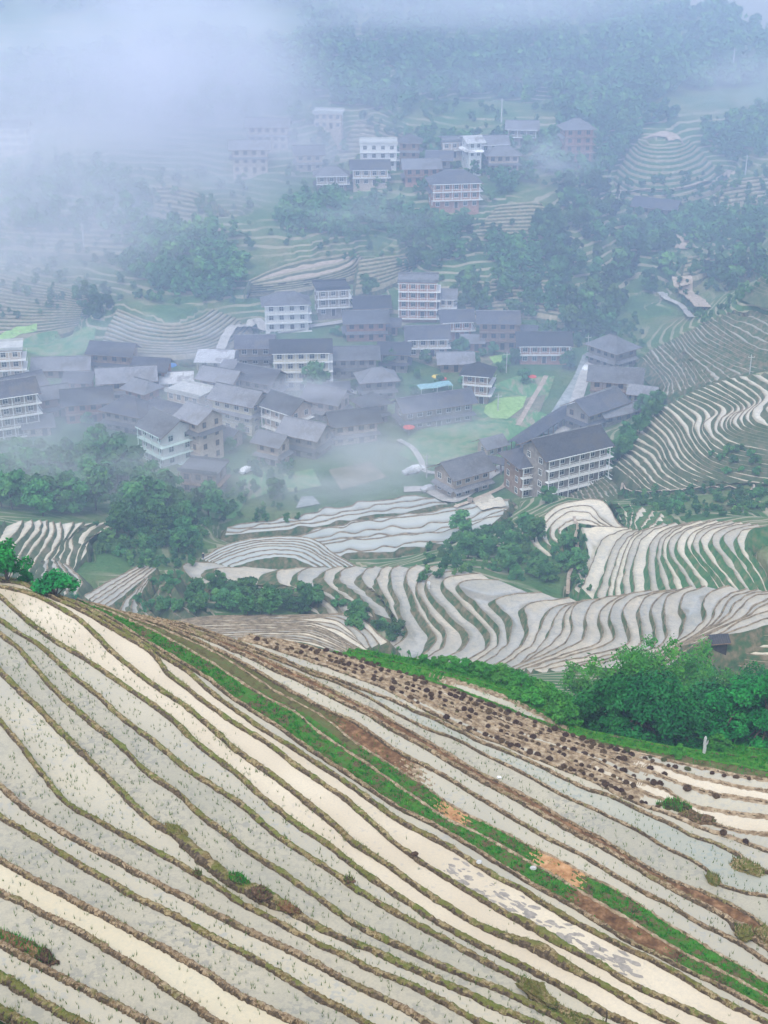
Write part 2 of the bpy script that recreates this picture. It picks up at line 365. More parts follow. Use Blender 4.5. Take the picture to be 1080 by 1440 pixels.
# ------------------------------------------------------------------ the near slope: each traced bank is a level line
DL = [
 [(-20,1409),(0,1415),(17,1425),(47,1440),(80,1462)],
 [(-20,1356),(0,1368),(36,1391),(83,1419),(119,1438),(150,1456)],
 [(-20,1312),(0,1323),(36,1343),(69,1362),(119,1387),(167,1411),(214,1436),(240,1450)],
 [(-20,1242),(0,1251),(58,1280),(108,1304),(156,1334),(206,1366),(250,1396),(300,1430),(330,1447)],
 [(-20,1196),(0,1207),(56,1237),(111,1266),(167,1296),(222,1325),(250,1341),(300,1370),(333,1393),(389,1421),(428,1439),(470,1462)],
 [(-20,1132),(0,1145),(56,1178),(111,1212),(150,1234),(194,1259),(250,1287),(306,1318),(361,1346),(394,1365),(444,1396),(492,1421),(517,1437),(550,1458)],
 [(-20,1084),(0,1102),(42,1138),(83,1164),(111,1180),(156,1204),(211,1234),(250,1253),(306,1284),(361,1311),(417,1337),(472,1368),(514,1389),(556,1409),(597,1432),(630,1450)],
 [(-20,990),(0,1011),(31,1047),(53,1078),(88,1120),(117,1140),(156,1161),(194,1181),(250,1211),(278,1229),(306,1243),(333,1262),(389,1293),(444,1322),(500,1347),(517,1357),(550,1370),(583,1384),(619,1402),(667,1429),(694,1440),(720,1452)],
 [(-20,918),(0,941),(28,969),(56,995),(83,1024),(111,1051),(139,1078),(175,1115),(200,1140),(222,1157),(250,1173),(292,1210),(333,1241),(369,1258),(417,1282),(450,1301),(500,1323),(550,1345),(569,1354),(639,1384),(694,1411),(736,1428),(764,1440),(800,1458)],
 [(-20,870),(0,888),(28,911),(56,944),(83,974),(111,999),(139,1022),(167,1043),(205,1080),(250,1112),(278,1139),(319,1171),(361,1201),(400,1225),(450,1261),(500,1296),(550,1321),(583,1337),(639,1362),(694,1384),(736,1404),(778,1423),(800,1434),(830,1450)],
 [(-20,856),(0,869),(28,888),(56,905),(83,929),(111,954),(139,977),(167,1002),(194,1024),(222,1044),(262,1078),(300,1103),(345,1133),(389,1171),(444,1207),(486,1235),(500,1246),(556,1280),(611,1309),(667,1340),(722,1369),(744,1382),(767,1402),(800,1420),(850,1438),(885,1452)],
 [(-20,823),(0,836),(28,861),(56,883),(83,902),(111,919),(139,936),(167,955),(194,974),(222,994),(250,1016),(272,1038),(306,1064),(333,1085),(361,1111),(389,1134),(419,1157),(450,1176),(500,1215),(556,1254),(611,1290),(667,1321),(722,1348),(778,1376),(808,1393),(855,1423),(891,1439),(925,1457)],
 [(-20,819),(0,822),(28,827),(56,838),(83,852),(111,869),(133,888),(156,911),(181,933),(208,955),(236,974),(264,992),(306,1029),(333,1052),(361,1071),(389,1091),(417,1113),(444,1134),(472,1158),(500,1184),(542,1210),(583,1240),(625,1268),(667,1294),(722,1318),(764,1334),(800,1357),(863,1390),(905,1415),(947,1436),(985,1457)],
 [(-20,812),(0,815),(28,818),(56,830),(83,841),(111,854),(139,869),(167,886),(194,902),(217,919),(236,944),(264,966),(300,993),(333,1016),(375,1041),(417,1074),(458,1102),(486,1121),(528,1157),(556,1182),(583,1202),(619,1226),(667,1254),(708,1279),(750,1301),(800,1329),(836,1348),(891,1382),(947,1407),(1002,1432),(1050,1458)],
 [(-10,811),(28,814),(56,821),(78,833),(105,845),(139,862),(167,879),(189,894),(236,924),(267,943),(292,966),(319,988),(347,1007),(375,1027),(417,1052),(458,1079),(500,1107),(544,1138),(569,1154),(611,1176),(653,1201),(681,1218),(706,1234),(736,1248),(761,1265),(800,1288),(836,1307),(877,1329),(919,1348),(969,1376),(1016,1404),(1080,1436),(1120,1458)],
 [(100,841),(139,858),(167,874),(191,890),(240,920),(270,938),(300,957),(328,979),(361,1001),(389,1018),(417,1038),(458,1066),(500,1093),(550,1127),(569,1138),(611,1157),(667,1190),(708,1215),(750,1240),(800,1268),(836,1290),(891,1323),(947,1351),(1002,1379),(1080,1418),(1120,1440)],
 [(108,841),(140,853),(167,863),(222,888),(278,919),(300,932),(333,954),(375,979),(417,1002),(444,1024),(486,1054),(528,1080),(583,1119),(625,1149),(667,1167),(722,1197),(778,1229),(816,1251),(863,1279),(905,1304),(936,1323),(974,1346),(1016,1365),(1058,1387),(1080,1400),(1120,1424)],
 [(116,842),(150,852),(190,868),(222,880),(260,896),(306,918),(347,943),(389,971),(456,1007),(500,1042),(556,1078),(589,1097),(619,1119),(656,1142),(694,1161),(722,1176),(778,1204),(813,1221),(863,1248),(905,1273),(947,1301),(1002,1334),(1080,1379),(1120,1402)],
 [(140,849),(167,857),(222,875),(250,886),(292,905),(347,933),(389,957),(444,988),(500,1014),(542,1042),(572,1061),(606,1078),(639,1097),(694,1131),(736,1156),(780,1180),(822,1201),(863,1226),(905,1251),(947,1273),(988,1298),(1008,1307),(1044,1326),(1080,1350),(1120,1374)],
 [(180,859),(222,872),(250,882),(292,896),(333,914),(389,941),(444,966),(500,993),(556,1025),(611,1056),(667,1089),(722,1119),(778,1152),(836,1182),(891,1215),(947,1248),(988,1268),(1022,1287),(1041,1303),(1062,1318),(1100,1344)],
 [(200,863),(250,879),(300,894),(340,910),(389,932),(444,957),(500,985),(556,1015),(611,1047),(667,1080),(711,1103),(750,1123),(780,1143),(836,1172),(891,1206),(947,1237),(988,1251),(1030,1271),(1058,1287),(1078,1302),(1110,1322)],
 [(220,867),(250,876),(300,892),(340,907),(390,925),(440,946),(472,957),(514,977),(550,996),(594,1019),(639,1036),(694,1064),(750,1092),(780,1110),(844,1140),(891,1162),(933,1187),(974,1207),(994,1221),(1012,1240),(1045,1251),(1080,1257),(1120,1262)],
 [(232,869),(250,873),(278,881),(306,891),(333,901),(375,915),(417,933),(458,948),(500,962),(550,982),(583,997),(611,1008),(667,1036),(722,1058),(780,1085),(822,1106),(863,1119),(905,1139),(947,1158),(974,1172),(1002,1182),(1030,1194),(1052,1209),(1075,1222),(1115,1232)],
 [(335,896),(360,902),(389,911),(430,925),(500,948),(556,972),(600,995),(653,1022),(710,1045),(780,1073),(836,1096),(869,1113),(905,1130),(933,1139),(961,1150),(986,1161),(1016,1171),(1052,1184),(1080,1194),(1120,1206)],
 [(342,894),(400,910),(450,926),(500,942),(560,965),(620,992),(690,1025),(750,1046),(780,1058),(822,1078),(877,1100),(913,1114),(945,1128),(963,1138),(991,1152),(1030,1164),(1058,1169),(1090,1172),(1120,1175)],
 [(346,892),(410,908),(460,923),(520,944),(600,975),(680,1010),(740,1036),(780,1049),(836,1067),(891,1092),(936,1108),(952,1119),(975,1131),(1002,1136),(1058,1144),(1090,1146),(1120,1148)],
 [(350,891),(420,908),(480,923),(560,950),(640,982),(720,1017),(780,1038),(840,1057),(900,1078),(940,1092),(980,1106),(1020,1116),(1060,1122),(1120,1130)],
 [(380,896),(440,909),(520,933),(600,959),(680,991),(760,1025),(822,1045),(863,1056),(910,1068),(960,1084),(1010,1097),(1060,1106),(1120,1114)],
 [(440,911),(500,928),(583,952),(640,971),(694,992),(750,1013),(822,1039),(891,1056),(947,1068),(1002,1080),(1080,1095),(1120,1100)],
 [(470,914),(528,932),(583,948),(625,961),(667,976),(694,987),(736,1003),(778,1019),(822,1034),(891,1050),(974,1064),(1016,1070),(1080,1082),(1120,1088)],
 [(490,912),(560,930),(625,944),(690,962),(745,985),(790,1012),(830,1026),(900,1040),(980,1054),(1040,1060),(1120,1066)],
 [(500,911),(560,922),(630,934),(700,950),(760,974),(805,1003),(850,1015),(950,1032),(1040,1048),(1120,1056)],
]
STEP = .5
LZ = [-35 - STEP * k for k in range(len(DL))]
LZ[30] = LZ[29] - 1.1; LZ[31] = LZ[30] - 1.8
NF = 680
def ext(pts, a=45):
    P = [tuple(map(float, p)) for p in pts]
    def e(p, q, a=a):
        d = math.hypot(p[0] - q[0], p[1] - q[1]); return (p[0] + (p[0] - q[0]) / d * a, p[1] + (p[1] - q[1]) / d * a)
    if P[0][0] <= 0: P.insert(0, e(P[0], P[1]))
    if P[-1][0] > 1075 or P[-1][1] > 1440: P.append(e(P[-1], P[-2], 150))
    return P
LP = []     # pixel polylines
LW = []     # world polylines
for k, l in enumerate(DL):
    p = catmull(ext(l), NF)
    p[:, 1] += sm_noise(NF, 22, 100 + k) * .9 + sm_noise(NF, 7, 200 + k) * .35
    LP.append(p); LW.append(np.array([un(x, y, LZ[k] + .1) for x, y in p]))

def normals2d(w):
    t = np.gradient(w[:, :2], axis=0); t /= np.linalg.norm(t, axis=1)[:, None] + 1e-9
    return np.stack([t[:, 1], -t[:, 0]], 1)
def nearest(a, b):            # for each point of a the nearest point of b, in plan
    out = np.empty_like(a[:, :2])
    for i in range(0, len(a), 200):
        d = ((a[i:i + 200, None, :2] - b[None, :, :2]) ** 2).sum(-1)
        out[i:i + 200] = b[d.argmin(1), :2]
    return out
DOWN = []
for k, w in enumerate(LW):
    n = normals2d(w)
    # downhill is away from the eye and to the right for every bank of this slope
    s = np.sign((n * np.array([.55, .83])).sum(1)); s[s == 0] = 1
    n = n * s[:, None]
    DOWN.append(n)

# width factor, material, mossiness of each bank
WID = {0: 1.25, 1: 1.15, 7: .9, 8: 1.1, 9: 1.0, 11: 1.05, 12: 1.1, 13: 1.0, 16: .7, 17: .5, 18: .8, 15: .8, 20: .8, 21: .6, 22: .8, 23: .9, 24: .8, 25: .7, 26: .7, 27: .6, 28: .6, 29: .6, 30: .6, 31: .6}
EMS = {16: 'mud_tan', 17: 'mud_tan', 23: 'mud_tan', 24: 'mud_tan', 25: 'mud_tan', 26: 'mud_tan', 27: 'mud_tan', 28: 'mud_tan', 15: 'bank_soil', 18: 'bank_soil', 19: 'bank_soil', 20: 'bank_soil', 21: 'bank_soil', 22: 'bank_soil', 6: 'bank_soil', 3: 'bank_soil', 4: 'bank_soil', 2: 'bank_soil', 29: 'grass_ground', 30: 'grass_ground', 31: 'grass_ground'}
PROF = [(-.175, -.14), (-.15, -.02), (-.11, .055), (-.05, .095), (.03, .10), (.09, .075), (.13, .0), (.15, -.15), (.19, -.75)]
def bumpwide(k, x):           # places where a bank swells into an overgrown lump
    w = np.ones_like(x); h = np.zeros_like(x)
    def g(c, s, a, b):
        nonlocal w, h
        e = np.exp(-((x - c) / s) ** 2); w = w + a * e; h = h + b * e
    if k == 8: g(285, 40, 1.0, .12); g(370, 36, 1.2, .25)
    if k == 10: g(757, 12, 1.4, .3)
    if k == 1: g(20, 18, .3, .05)
    if k == 12: g(770, 40, .8, .15)
    if k == 13: g(760, 35, .5, .1)
    if k == 19: g(1045, 10, 1.6, .2)
    return w, h
TUFTS = []                    # (pos, size, lean, mat index) of bank weeds
for k, w in enumerate(LW):
    n = DOWN[k]; N = len(w)
    wf = WID.get(k, 1.0) * (1 + .16 * sm_noise(N, 6, 300 + k) + .10 * sm_noise(N, 2.2, 340 + k))
    bw, bh = bumpwide(k, LP[k][:, 0]); wf = wf * bw
    rows = []
    for j, (a, z) in enumerate(PROF):
        lump = .022 * sm_noise(N, 1.6, 1000 + k * 20 + j) + .022 * sm_noise(N, 4.0, 2000 + k * 20 + j)
        P = w.copy()
        P[:, :2] += n * (a * wf + lump * .8)[:, None]
        top = 1 if z > .0 else 0
        P[:, 2] = LZ[k] + CAMZ + z * (WID.get(k, 1.0) ** .5 if z > 0 else 1) + top * (lump * .8 + bh)
        rows.append(P)
    V = np.stack(rows).reshape(-1, 3)
    mat = EMS.get(k, 'bank_mossy')
    Fq = grid_faces(len(PROF), N)
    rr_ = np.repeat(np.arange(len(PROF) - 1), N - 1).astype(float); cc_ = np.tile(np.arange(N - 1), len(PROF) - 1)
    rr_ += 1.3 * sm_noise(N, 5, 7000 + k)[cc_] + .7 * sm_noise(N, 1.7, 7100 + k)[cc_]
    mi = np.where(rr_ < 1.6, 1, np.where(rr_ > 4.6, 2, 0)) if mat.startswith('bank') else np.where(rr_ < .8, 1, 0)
    o = link('earth_bank', mesh('earth_bank', V, Fq, [mat, 'bank_wet_shaded', 'bank_moss' if mat == 'bank_mossy' else mat], mi, smooth=True)); tag(o, kind='structure')
    solid(V, Fq)
    dens = {0: 6, 1: 3, 2: 2, 3: 2, 7: 3, 8: 5, 9: 3, 11: 4, 12: 4, 14: 3, 10: 2}.get(k, 1.2 if k < 23 else .5)
    seg = np.linalg.norm(np.diff(w, axis=0), axis=1)
    for i in range(N - 1):
        if not (-30 < LP[k][i, 0] < 1110 and LP[k][i, 1] < 1470): continue
        clus = 1.6 * max(0, math.sin(i * .11 + k * 1.7) + math.sin(i * .043 + k)) + .2
        for _ in range(rng.poisson(dens * seg[i] * clus * 2.2)):
            j = rng.integers(0, 7); q = rows[j][i] + (rows[j][i + 1] - rows[j][i]) * rng.random()
            TUFTS.append((q[0], q[1], q[2] - .02, rng.uniform(.06, .16) * (1.5 if k < 1 else 1)))

# surfaces between banks
C, G, P_, W_, K_ = 'muddy_water_cream', 'muddy_water_grey', 'muddy_water_pale', 'muddy_water_warm', 'muddy_water_clear'
SM = {0: G, 1: G, 2: P_, 3: G, 4: W_, 5: G, 6: P_, 7: G, 8: P_, 9: G, 10: G, 11: P_, 12: C, 13: C, 14: C, 15: P_, 16: 'crop_ground', 17: 'crop_ground', 18: P_, 19: P_, 20: 'soil_brown', 21: G, 22: K_, 23: P_, 24: 'mud_tan', 25: 'mud_tan', 26: 'mud_tan', 27: 'mud_tan', 28: 'mud_tan', 29: 'dry_grass_ground', 30: 'grass_ground', 31: 'grass_ground'}
STR = {}
for k in range(1, len(LW)):
    hi, lo = LW[k - 1].copy(), LW[k].copy()
    z = LZ[k] + CAMZ - (.06 if 'water' in SM[k] else .02)
    hi[:, 2] = z; lo[:, 2] = z
    # match by pixel position along the slope so the sheet does not shear
    a, b = LP[k - 1], LP[k]
    sa, sb = a[:, 0] + a[:, 1], b[:, 0] + b[:, 1]
    s0, s1 = max(sa[0], sb[0]), min(sa[-1], sb[-1])
    s = np.linspace(0, 1, NF)
    A = np.stack([np.interp(sa[0] + (sa[-1] - sa[0]) * s, sa, hi[:, c]) for c in range(3)], 1)
    B = np.stack([np.interp(sb[0] + (sb[-1] - sb[0]) * s, sb, lo[:, c]) for c in range(3)], 1)
    if sa[0] < sb[0] - 30 or sb[0] < sa[0] - 30 or True:
        # common parameter where the two overlap, ends clamped
        smin, smax = min(sa[0], sb[0]), max(sa[-1], sb[-1])
        s = np.linspace(smin, smax, NF)
        A = np.stack([np.interp(s, sa, hi[:, c]) for c in range(3)], 1)
        B = np.stack([np.interp(s, sb, lo[:, c]) for c in range(3)], 1)
        pa = np.stack([np.interp(s, sa, a[:, c]) for c in range(2)], 1); pb = np.stack([np.interp(s, sb, b[:, c]) for c in range(2)], 1)
    nr = 19 if k in (16, 17, 18) else 7
    T = np.linspace(0, 1, nr)[:, None, None]
    V = A[None] * (1 - T) + B[None] * T
    raised = SM[k] in ('grass_ground', 'crop_ground', 'soil_brown', 'mud_tan', 'dry_grass_ground')
    px = (pa[None] * (1 - T) + pb[None] * T)
    if raised:
        for r in range(1, nr - 1):
            V[r, :, 2] += .05 + .05 * sm_noise(NF, 3, 5000 + k * 10 + r)
    Fq = grid_faces(nr, NF)
    mats = [SM[k]]; idx = np.zeros(len(Fq), int)
    cx = (px[:-1, :-1, 0] + (9 * np.sin(np.arange(nr - 1) * 2.3))[:, None] + 7 * np.sin(px[:-1, :-1, 1] * .9)).ravel() + rng.uniform(-5, 5, len(Fq))
    rowid = np.repeat(np.arange(nr - 1), NF - 1)
    if k == 16:
        mats = [SM[k], 'soil_brown', 'mud_tan']; idx[(cx > 800) & (cx < 945)] = 1; idx[(cx > 785) & (cx < 955) & (rowid < 2)] = 2
    if k == 17:
        mats = [SM[k], 'soil_orange', 'dry_grass_ground']; idx[(cx > 616) & (cx < 650)] = 1; idx[(cx > 752) & (cx < 812)] = 1; idx[cx < 372] = 2
        idx[(cx < 520) & (rowid > 10)] = 2
    if k == 18:
        mats = [SM[k], 'soil_brown', 'mud_tan', 'dry_grass_ground']; idx[cx < 572] = 1; idx[(cx >= 572) & (cx < 596)] = 2; idx[cx < 470] = 3
    if k in (24, 25, 26, 27, 28):
        mats = [SM[k], C, P_]
        ph = np.sin(cx * .012 + k * 2.1) + .6 * np.sin(cx * .031 + k)
        idx[(ph > .1) & (rowid >= 1) & (rowid <= 3)] = 1 if k % 2 else 2
        idx[(cx > 905) & (rowid < 5)] = 1 if k % 2 else 2
    if k == 30:
        mats = [SM[k], 'mud_tan', 'dry_grass_ground', P_]; idx[(cx > 615) & (cx < 800) & (rowid >= 2) & (rowid <= 4)] = 1; idx[(cx > 640) & (cx < 770) & (rowid == 3)] = 3; idx[(cx < 600) & (rowid < 2)] = 2
    if k == 23:
        idx[rowid >= 5] = 0
    nm = 'paddy_water' if 'water' in SM[k] else 'terrace_ground'
    o = link(nm, mesh(nm, V.reshape(-1, 3), Fq, mats, idx)); tag(o, kind='structure')
    solid(V.reshape(-1, 3), Fq)
    STR[k] = (V, px)

# rice seedlings standing in the water, grass and weeds: uncountable
def tufts(name, items, mats, blades=4, h=(.12, .24), wd=.012, spread=.05, lean=.35):
    V = []; Fc = []; 
    n = len(items)
    it = np.array([i[:3] for i in items]); sz = np.array([i[3] if len(i) > 3 else 1.0 for i in items])
    tot = n * blades
    base = np.repeat(it, blades, 0); s = np.repeat(sz, blades)
    ang = rng.uniform(0, 2 * np.pi, tot); off = rng.uniform(0, spread, tot)
    hh = rng.uniform(h[0], h[1], tot) * s
    ln = rng.uniform(0, lean, tot) * hh
    a2 = rng.uniform(0, 2 * np.pi, tot)
    c = base + np.stack([np.cos(ang) * off, np.sin(ang) * off, np.zeros(tot)], 1)
    w = np.stack([np.cos(a2), np.sin(a2), np.zeros(tot)], 1) * wd
    tip = c + np.stack([np.cos(ang) * ln, np.sin(ang) * ln, hh], 1)
    V = np.stack([c - w, c + w, tip], 1).reshape(-1, 3)
    Fq = np.arange(tot * 3).reshape(-1, 3)
    o = link(name, mesh(name, V, Fq, mats)); return o
seeds = []
dens = {2: 5, 3: 5, 4: 2.2, 5: 5, 6: 5, 7: 5, 8: 5, 9: 5, 10: 5, 11: 4, 12: 3.5, 13: .25, 14: .1, 18: 3.5, 19: 4, 21: 5, 22: 5, 23: 3, 0: 4, 1: 5}
for k, (V, px) in STR.items():
    d = dens.get(k, 0)
    if not d: continue
    r_, c_ = V.shape[:2]
    A, B = V[0], V[-1]
    wid = np.linalg.norm(B - A, axis=1); seg = np.linalg.norm(np.diff(A + B, axis=0) / 2, axis=1)
    lam = d * wid[:-1] * seg
    if k == 12: lam = lam * (px[0, :-1, 0] < 480)
    cnt = rng.poisson(lam)
    for i in np.nonzero(cnt)[0]:
        if not (-20 < px[0, i, 0] < 1100 and px[0, i, 1] < 1475): continue
        for _ in range(cnt[i]):
            t = rng.uniform(.12, .88); u = rng.random()
            q = (A[i] * (1 - u) + A[i + 1] * u) * (1 - t) + (B[i] * (1 - u) + B[i + 1] * u) * t
            seeds.append((q[0], q[1], q[2], rng.uniform(.7, 1.25)))
o = tufts('rice_seedlings', seeds, ['rice_leaf'], blades=3, h=(.12, .24), wd=.013, spread=.035, lean=.5)
tag(o, 'thin young rice seedlings standing in the flooded near paddies', 'rice', kind='stuff')
gr = []
for k in (16, 17):
    V, px = STR[k]; A, B = V[0], V[-1]
    wid = np.linalg.norm(B - A, axis=1); seg = np.linalg.norm(np.diff(A + B, axis=0) / 2, axis=1)
    cnt = rng.poisson(60 * wid[:-1] * seg)
    for i in np.nonzero(cnt)[0]:
        x = px[0, i, 0]
        if x < 95 or x > 1100: continue
        for _ in range(cnt[i]):
            xx = x + rng.normal(0, 5)
            if k == 16 and 795 < xx < 940 and rng.random() < .96: continue
            if math.sin(xx * .13 + i * .01) + math.sin(xx * .051 + k) + math.sin(i * .37) * .8 + rng.normal(0, .7) > 1.15 and rng.random() < .85: continue
            if k == 17 and (612 < xx < 652 or 748 < xx < 815 or xx < 375) and rng.random() < .95: continue
            t = rng.uniform(.02, .98)
            if k == 17 and xx < 500 and t > .5: continue
            u = rng.random()
            q = (A[i] * (1 - u) + A[i + 1] * u) * (1 - t) + (B[i] * (1 - u) + B[i + 1] * u) * t
            gr.append((q[0], q[1], q[2] + .02, rng.uniform(.6, 1.3)))
V, px = STR[30]
for k, dn in ((30, 22), (31, 26), (29, 8)):
    V, px = STR[k]; A, B = V[0], V[-1]
    wid = np.linalg.norm(B - A, axis=1); seg = np.linalg.norm(np.diff(A + B, axis=0) / 2, axis=1)
    cnt = rng.poisson(dn * wid[:-1] * seg)
    for i in np.nonzero(cnt)[0]:
        if px[0, i, 0] > 1110: continue
        for _ in range(cnt[i]):
            t = rng.random(); q = A[i] * (1 - t) + B[i] * t
            if k == 30 and 615 < px[0, i, 0] < 800 and .27 < t < .75 and rng.random() < .93: continue
            gr.append((q[0] + rng.normal(0, .05), q[1] + rng.normal(0, .05), q[2] + .02, rng.uniform(.8, 2.4) * (1.5 if k == 31 else 1)))
o = tufts('green_crop', gr, ['grass_blade'], blades=4, h=(.07, .16), wd=.028, spread=.07, lean=1.2)
tag(o, 'bright green low crop covering the strip between the near paddies', 'ground cover', kind='stuff')
o = tufts('bank_weeds', [t for t in TUFTS], ['weed_blade'], blades=5, h=(.5, 1.3), wd=.012, spread=.06, lean=1.0)
tag(o, 'short moss and weeds growing on the earth banks', 'weeds', kind='stuff')
print('seedlings', len(seeds), 'grass', len(gr), 'weeds', len(TUFTS))
# ------------------------------------------------------------------ terraced hills beyond: level lines carried between traced ones
PATCHES = []
def loft(name, keys, ns, riser=(.3, .3, .3), lip=.30, N=150, wmat='mid_water', rmat='riser_grass', bmat='bank_far', seed=0, jit=.25, wob=.5, wmat2=None, greenfrac=0.0, skirt=3.0, rscale=None, face=False):
    L = []
    for z, pts in keys:
        p = catmull(pts, N)
        L.append((z, np.array([un(x, y, z) for x, y in p])))
    if isinstance(ns, int): ns = [ns] * (len(keys) - 1)
    cont = []
    for (za, a), (zb, b), n in zip(L[:-1], L[1:], ns):
        for j in range(n):
            t = j / n
            if 0 < j: t += (random.random() - .5) * jit / n * .8
            c = a * (1 - t) + b * t; c[:, 2] = za * (1 - j / n) + zb * (j / n) + CAMZ
            cont.append(c)
    c = L[-1][1].copy(); c[:, 2] = L[-1][0] + CAMZ; cont.append(c)
    for j, c in enumerate(cont):
        n2 = normals2d(c)
        gp = np.linalg.norm((cont[j + 1] if j + 1 < len(cont) else cont[j - 1])[:, :2] - c[:, :2], axis=1)
        c[:, :2] += n2 * (sm_noise(N, 9, seed + j) * wob * .35 * np.minimum(gp, 2) * .5)[:, None]
    rows, mats_r = [], []
    u = np.linspace(0, 1, N)
    rz = [wmat, rmat, bmat] + ([wmat2] if wmat2 else [])
    idx = []
    # foot skirt below the lowest lip
    nrm = cont[0][:, :2] - cont[1][:, :2]; nl = np.linalg.norm(nrm, axis=1)[:, None] + 1e-6
    f = cont[0].copy(); f[:, :2] += nrm / nl * skirt * .8; f[:, 2] -= skirt; rows.append(f)
    for j, c in enumerate(cont):
        nx = cont[j + 1] if j + 1 < len(cont) else None
        top = c.copy(); top[:, 2] += .10
        if face:
            md = rows[-1] * .45 + top * .55; rows.append(md); idx.append(np.full(N - 1, 1)); idx.append(np.full(N - 1, 2))
        else: idx.append(np.full(N - 1, 1))
        if nx is None:
            rows.append(top); break
        gap = nx - c; g = np.linalg.norm(gap[:, :2], axis=1) + 1e-6
        gv = gap.copy(); gv[:, 2] = 0
        lw = np.minimum(lip * (1 + .3 * sm_noise(N, 5, seed + 900 + j)), g * .45)
        rf = np.interp(u, np.linspace(0, 1, len(riser)), riser) * (1 + .35 * sm_noise(N, 14, seed + 500 + j))
        if rscale: rf = rf * np.interp(j / max(1, len(cont) - 2), np.linspace(0, 1, len(rscale)), rscale)
        rf = np.clip(rf, .04, .85)
        wi = rf * g
        wi = np.maximum(wi, .25)
        far = np.clip((g - wi) / g, (lw / g) + .02, .97)
        i1 = c + gv * (lw * .8 / g)[:, None]; i1[:, 2] = c[:, 2] + .10
        i2 = c + gv * (lw / g)[:, None]; i2[:, 2] = c[:, 2] - .03
        i3 = c + gv * far[:, None]; i3[:, 2] = c[:, 2] - .03
        rows += [top, i1, i2, i3]
        wm = np.zeros(N - 1, int)
        if wmat2 and (math.sin(j * 2.3 + seed) > 0): wm[:] = 3
        if greenfrac and random.random() < greenfrac: wm[:] = 1
        idx += [np.full(N - 1, 2), np.full(N - 1, 2), wm]
    if len(rows) > 1:
        last = rows[-1].copy(); d = cont[-1][:, :2] - cont[-2][:, :2]; d /= np.linalg.norm(d, axis=1)[:, None] + 1e-6
        last[:, :2] += d * skirt * .7; last[:, 2] -= skirt * 1.2; rows.append(last); idx.append(np.full(N - 1, 1))
    V = np.stack(rows)                          # rows, N, 3
    e0 = V[:, :1].copy(); d0 = V[:, :1, :2] - V[:, 1:2, :2]; d0 /= np.linalg.norm(d0, axis=2, keepdims=True) + 1e-6
    e0[..., :2] += d0 * 1.5; e0[..., 2] -= skirt
    e1 = V[:, -1:].copy(); d1 = V[:, -1:, :2] - V[:, -2:-1, :2]; d1 /= np.linalg.norm(d1, axis=2, keepdims=True) + 1e-6
    e1[..., :2] += d1 * 1.5; e1[..., 2] -= skirt
    W = np.concatenate([e0, V, e1], 1)
    Fq = grid_faces(W.shape[0], W.shape[1])
    I = np.stack([np.r_[1, i, 1] for i in idx[:W.shape[0] - 1]])
    Vf = W.reshape(-1, 3)
    o = link(name, mesh(name, Vf, Fq, rz, I.ravel())); tag(o, kind='structure')
    solid(Vf, Fq); PATCHES.append((Vf, Fq))
    for q in range(0, len(L)):
        Z, P = L[q]
        for i in np.linspace(0, N - 1, 6).astype(int):
            CTRL.append((P[i, 0], P[i, 1], Z + CAMZ - 1.6))
    return cont
CTRL = []
def zr(px, py, R):   # height below eye for slant distance R
    d = ray(px, py); return d[2] / np.linalg.norm(d) * R

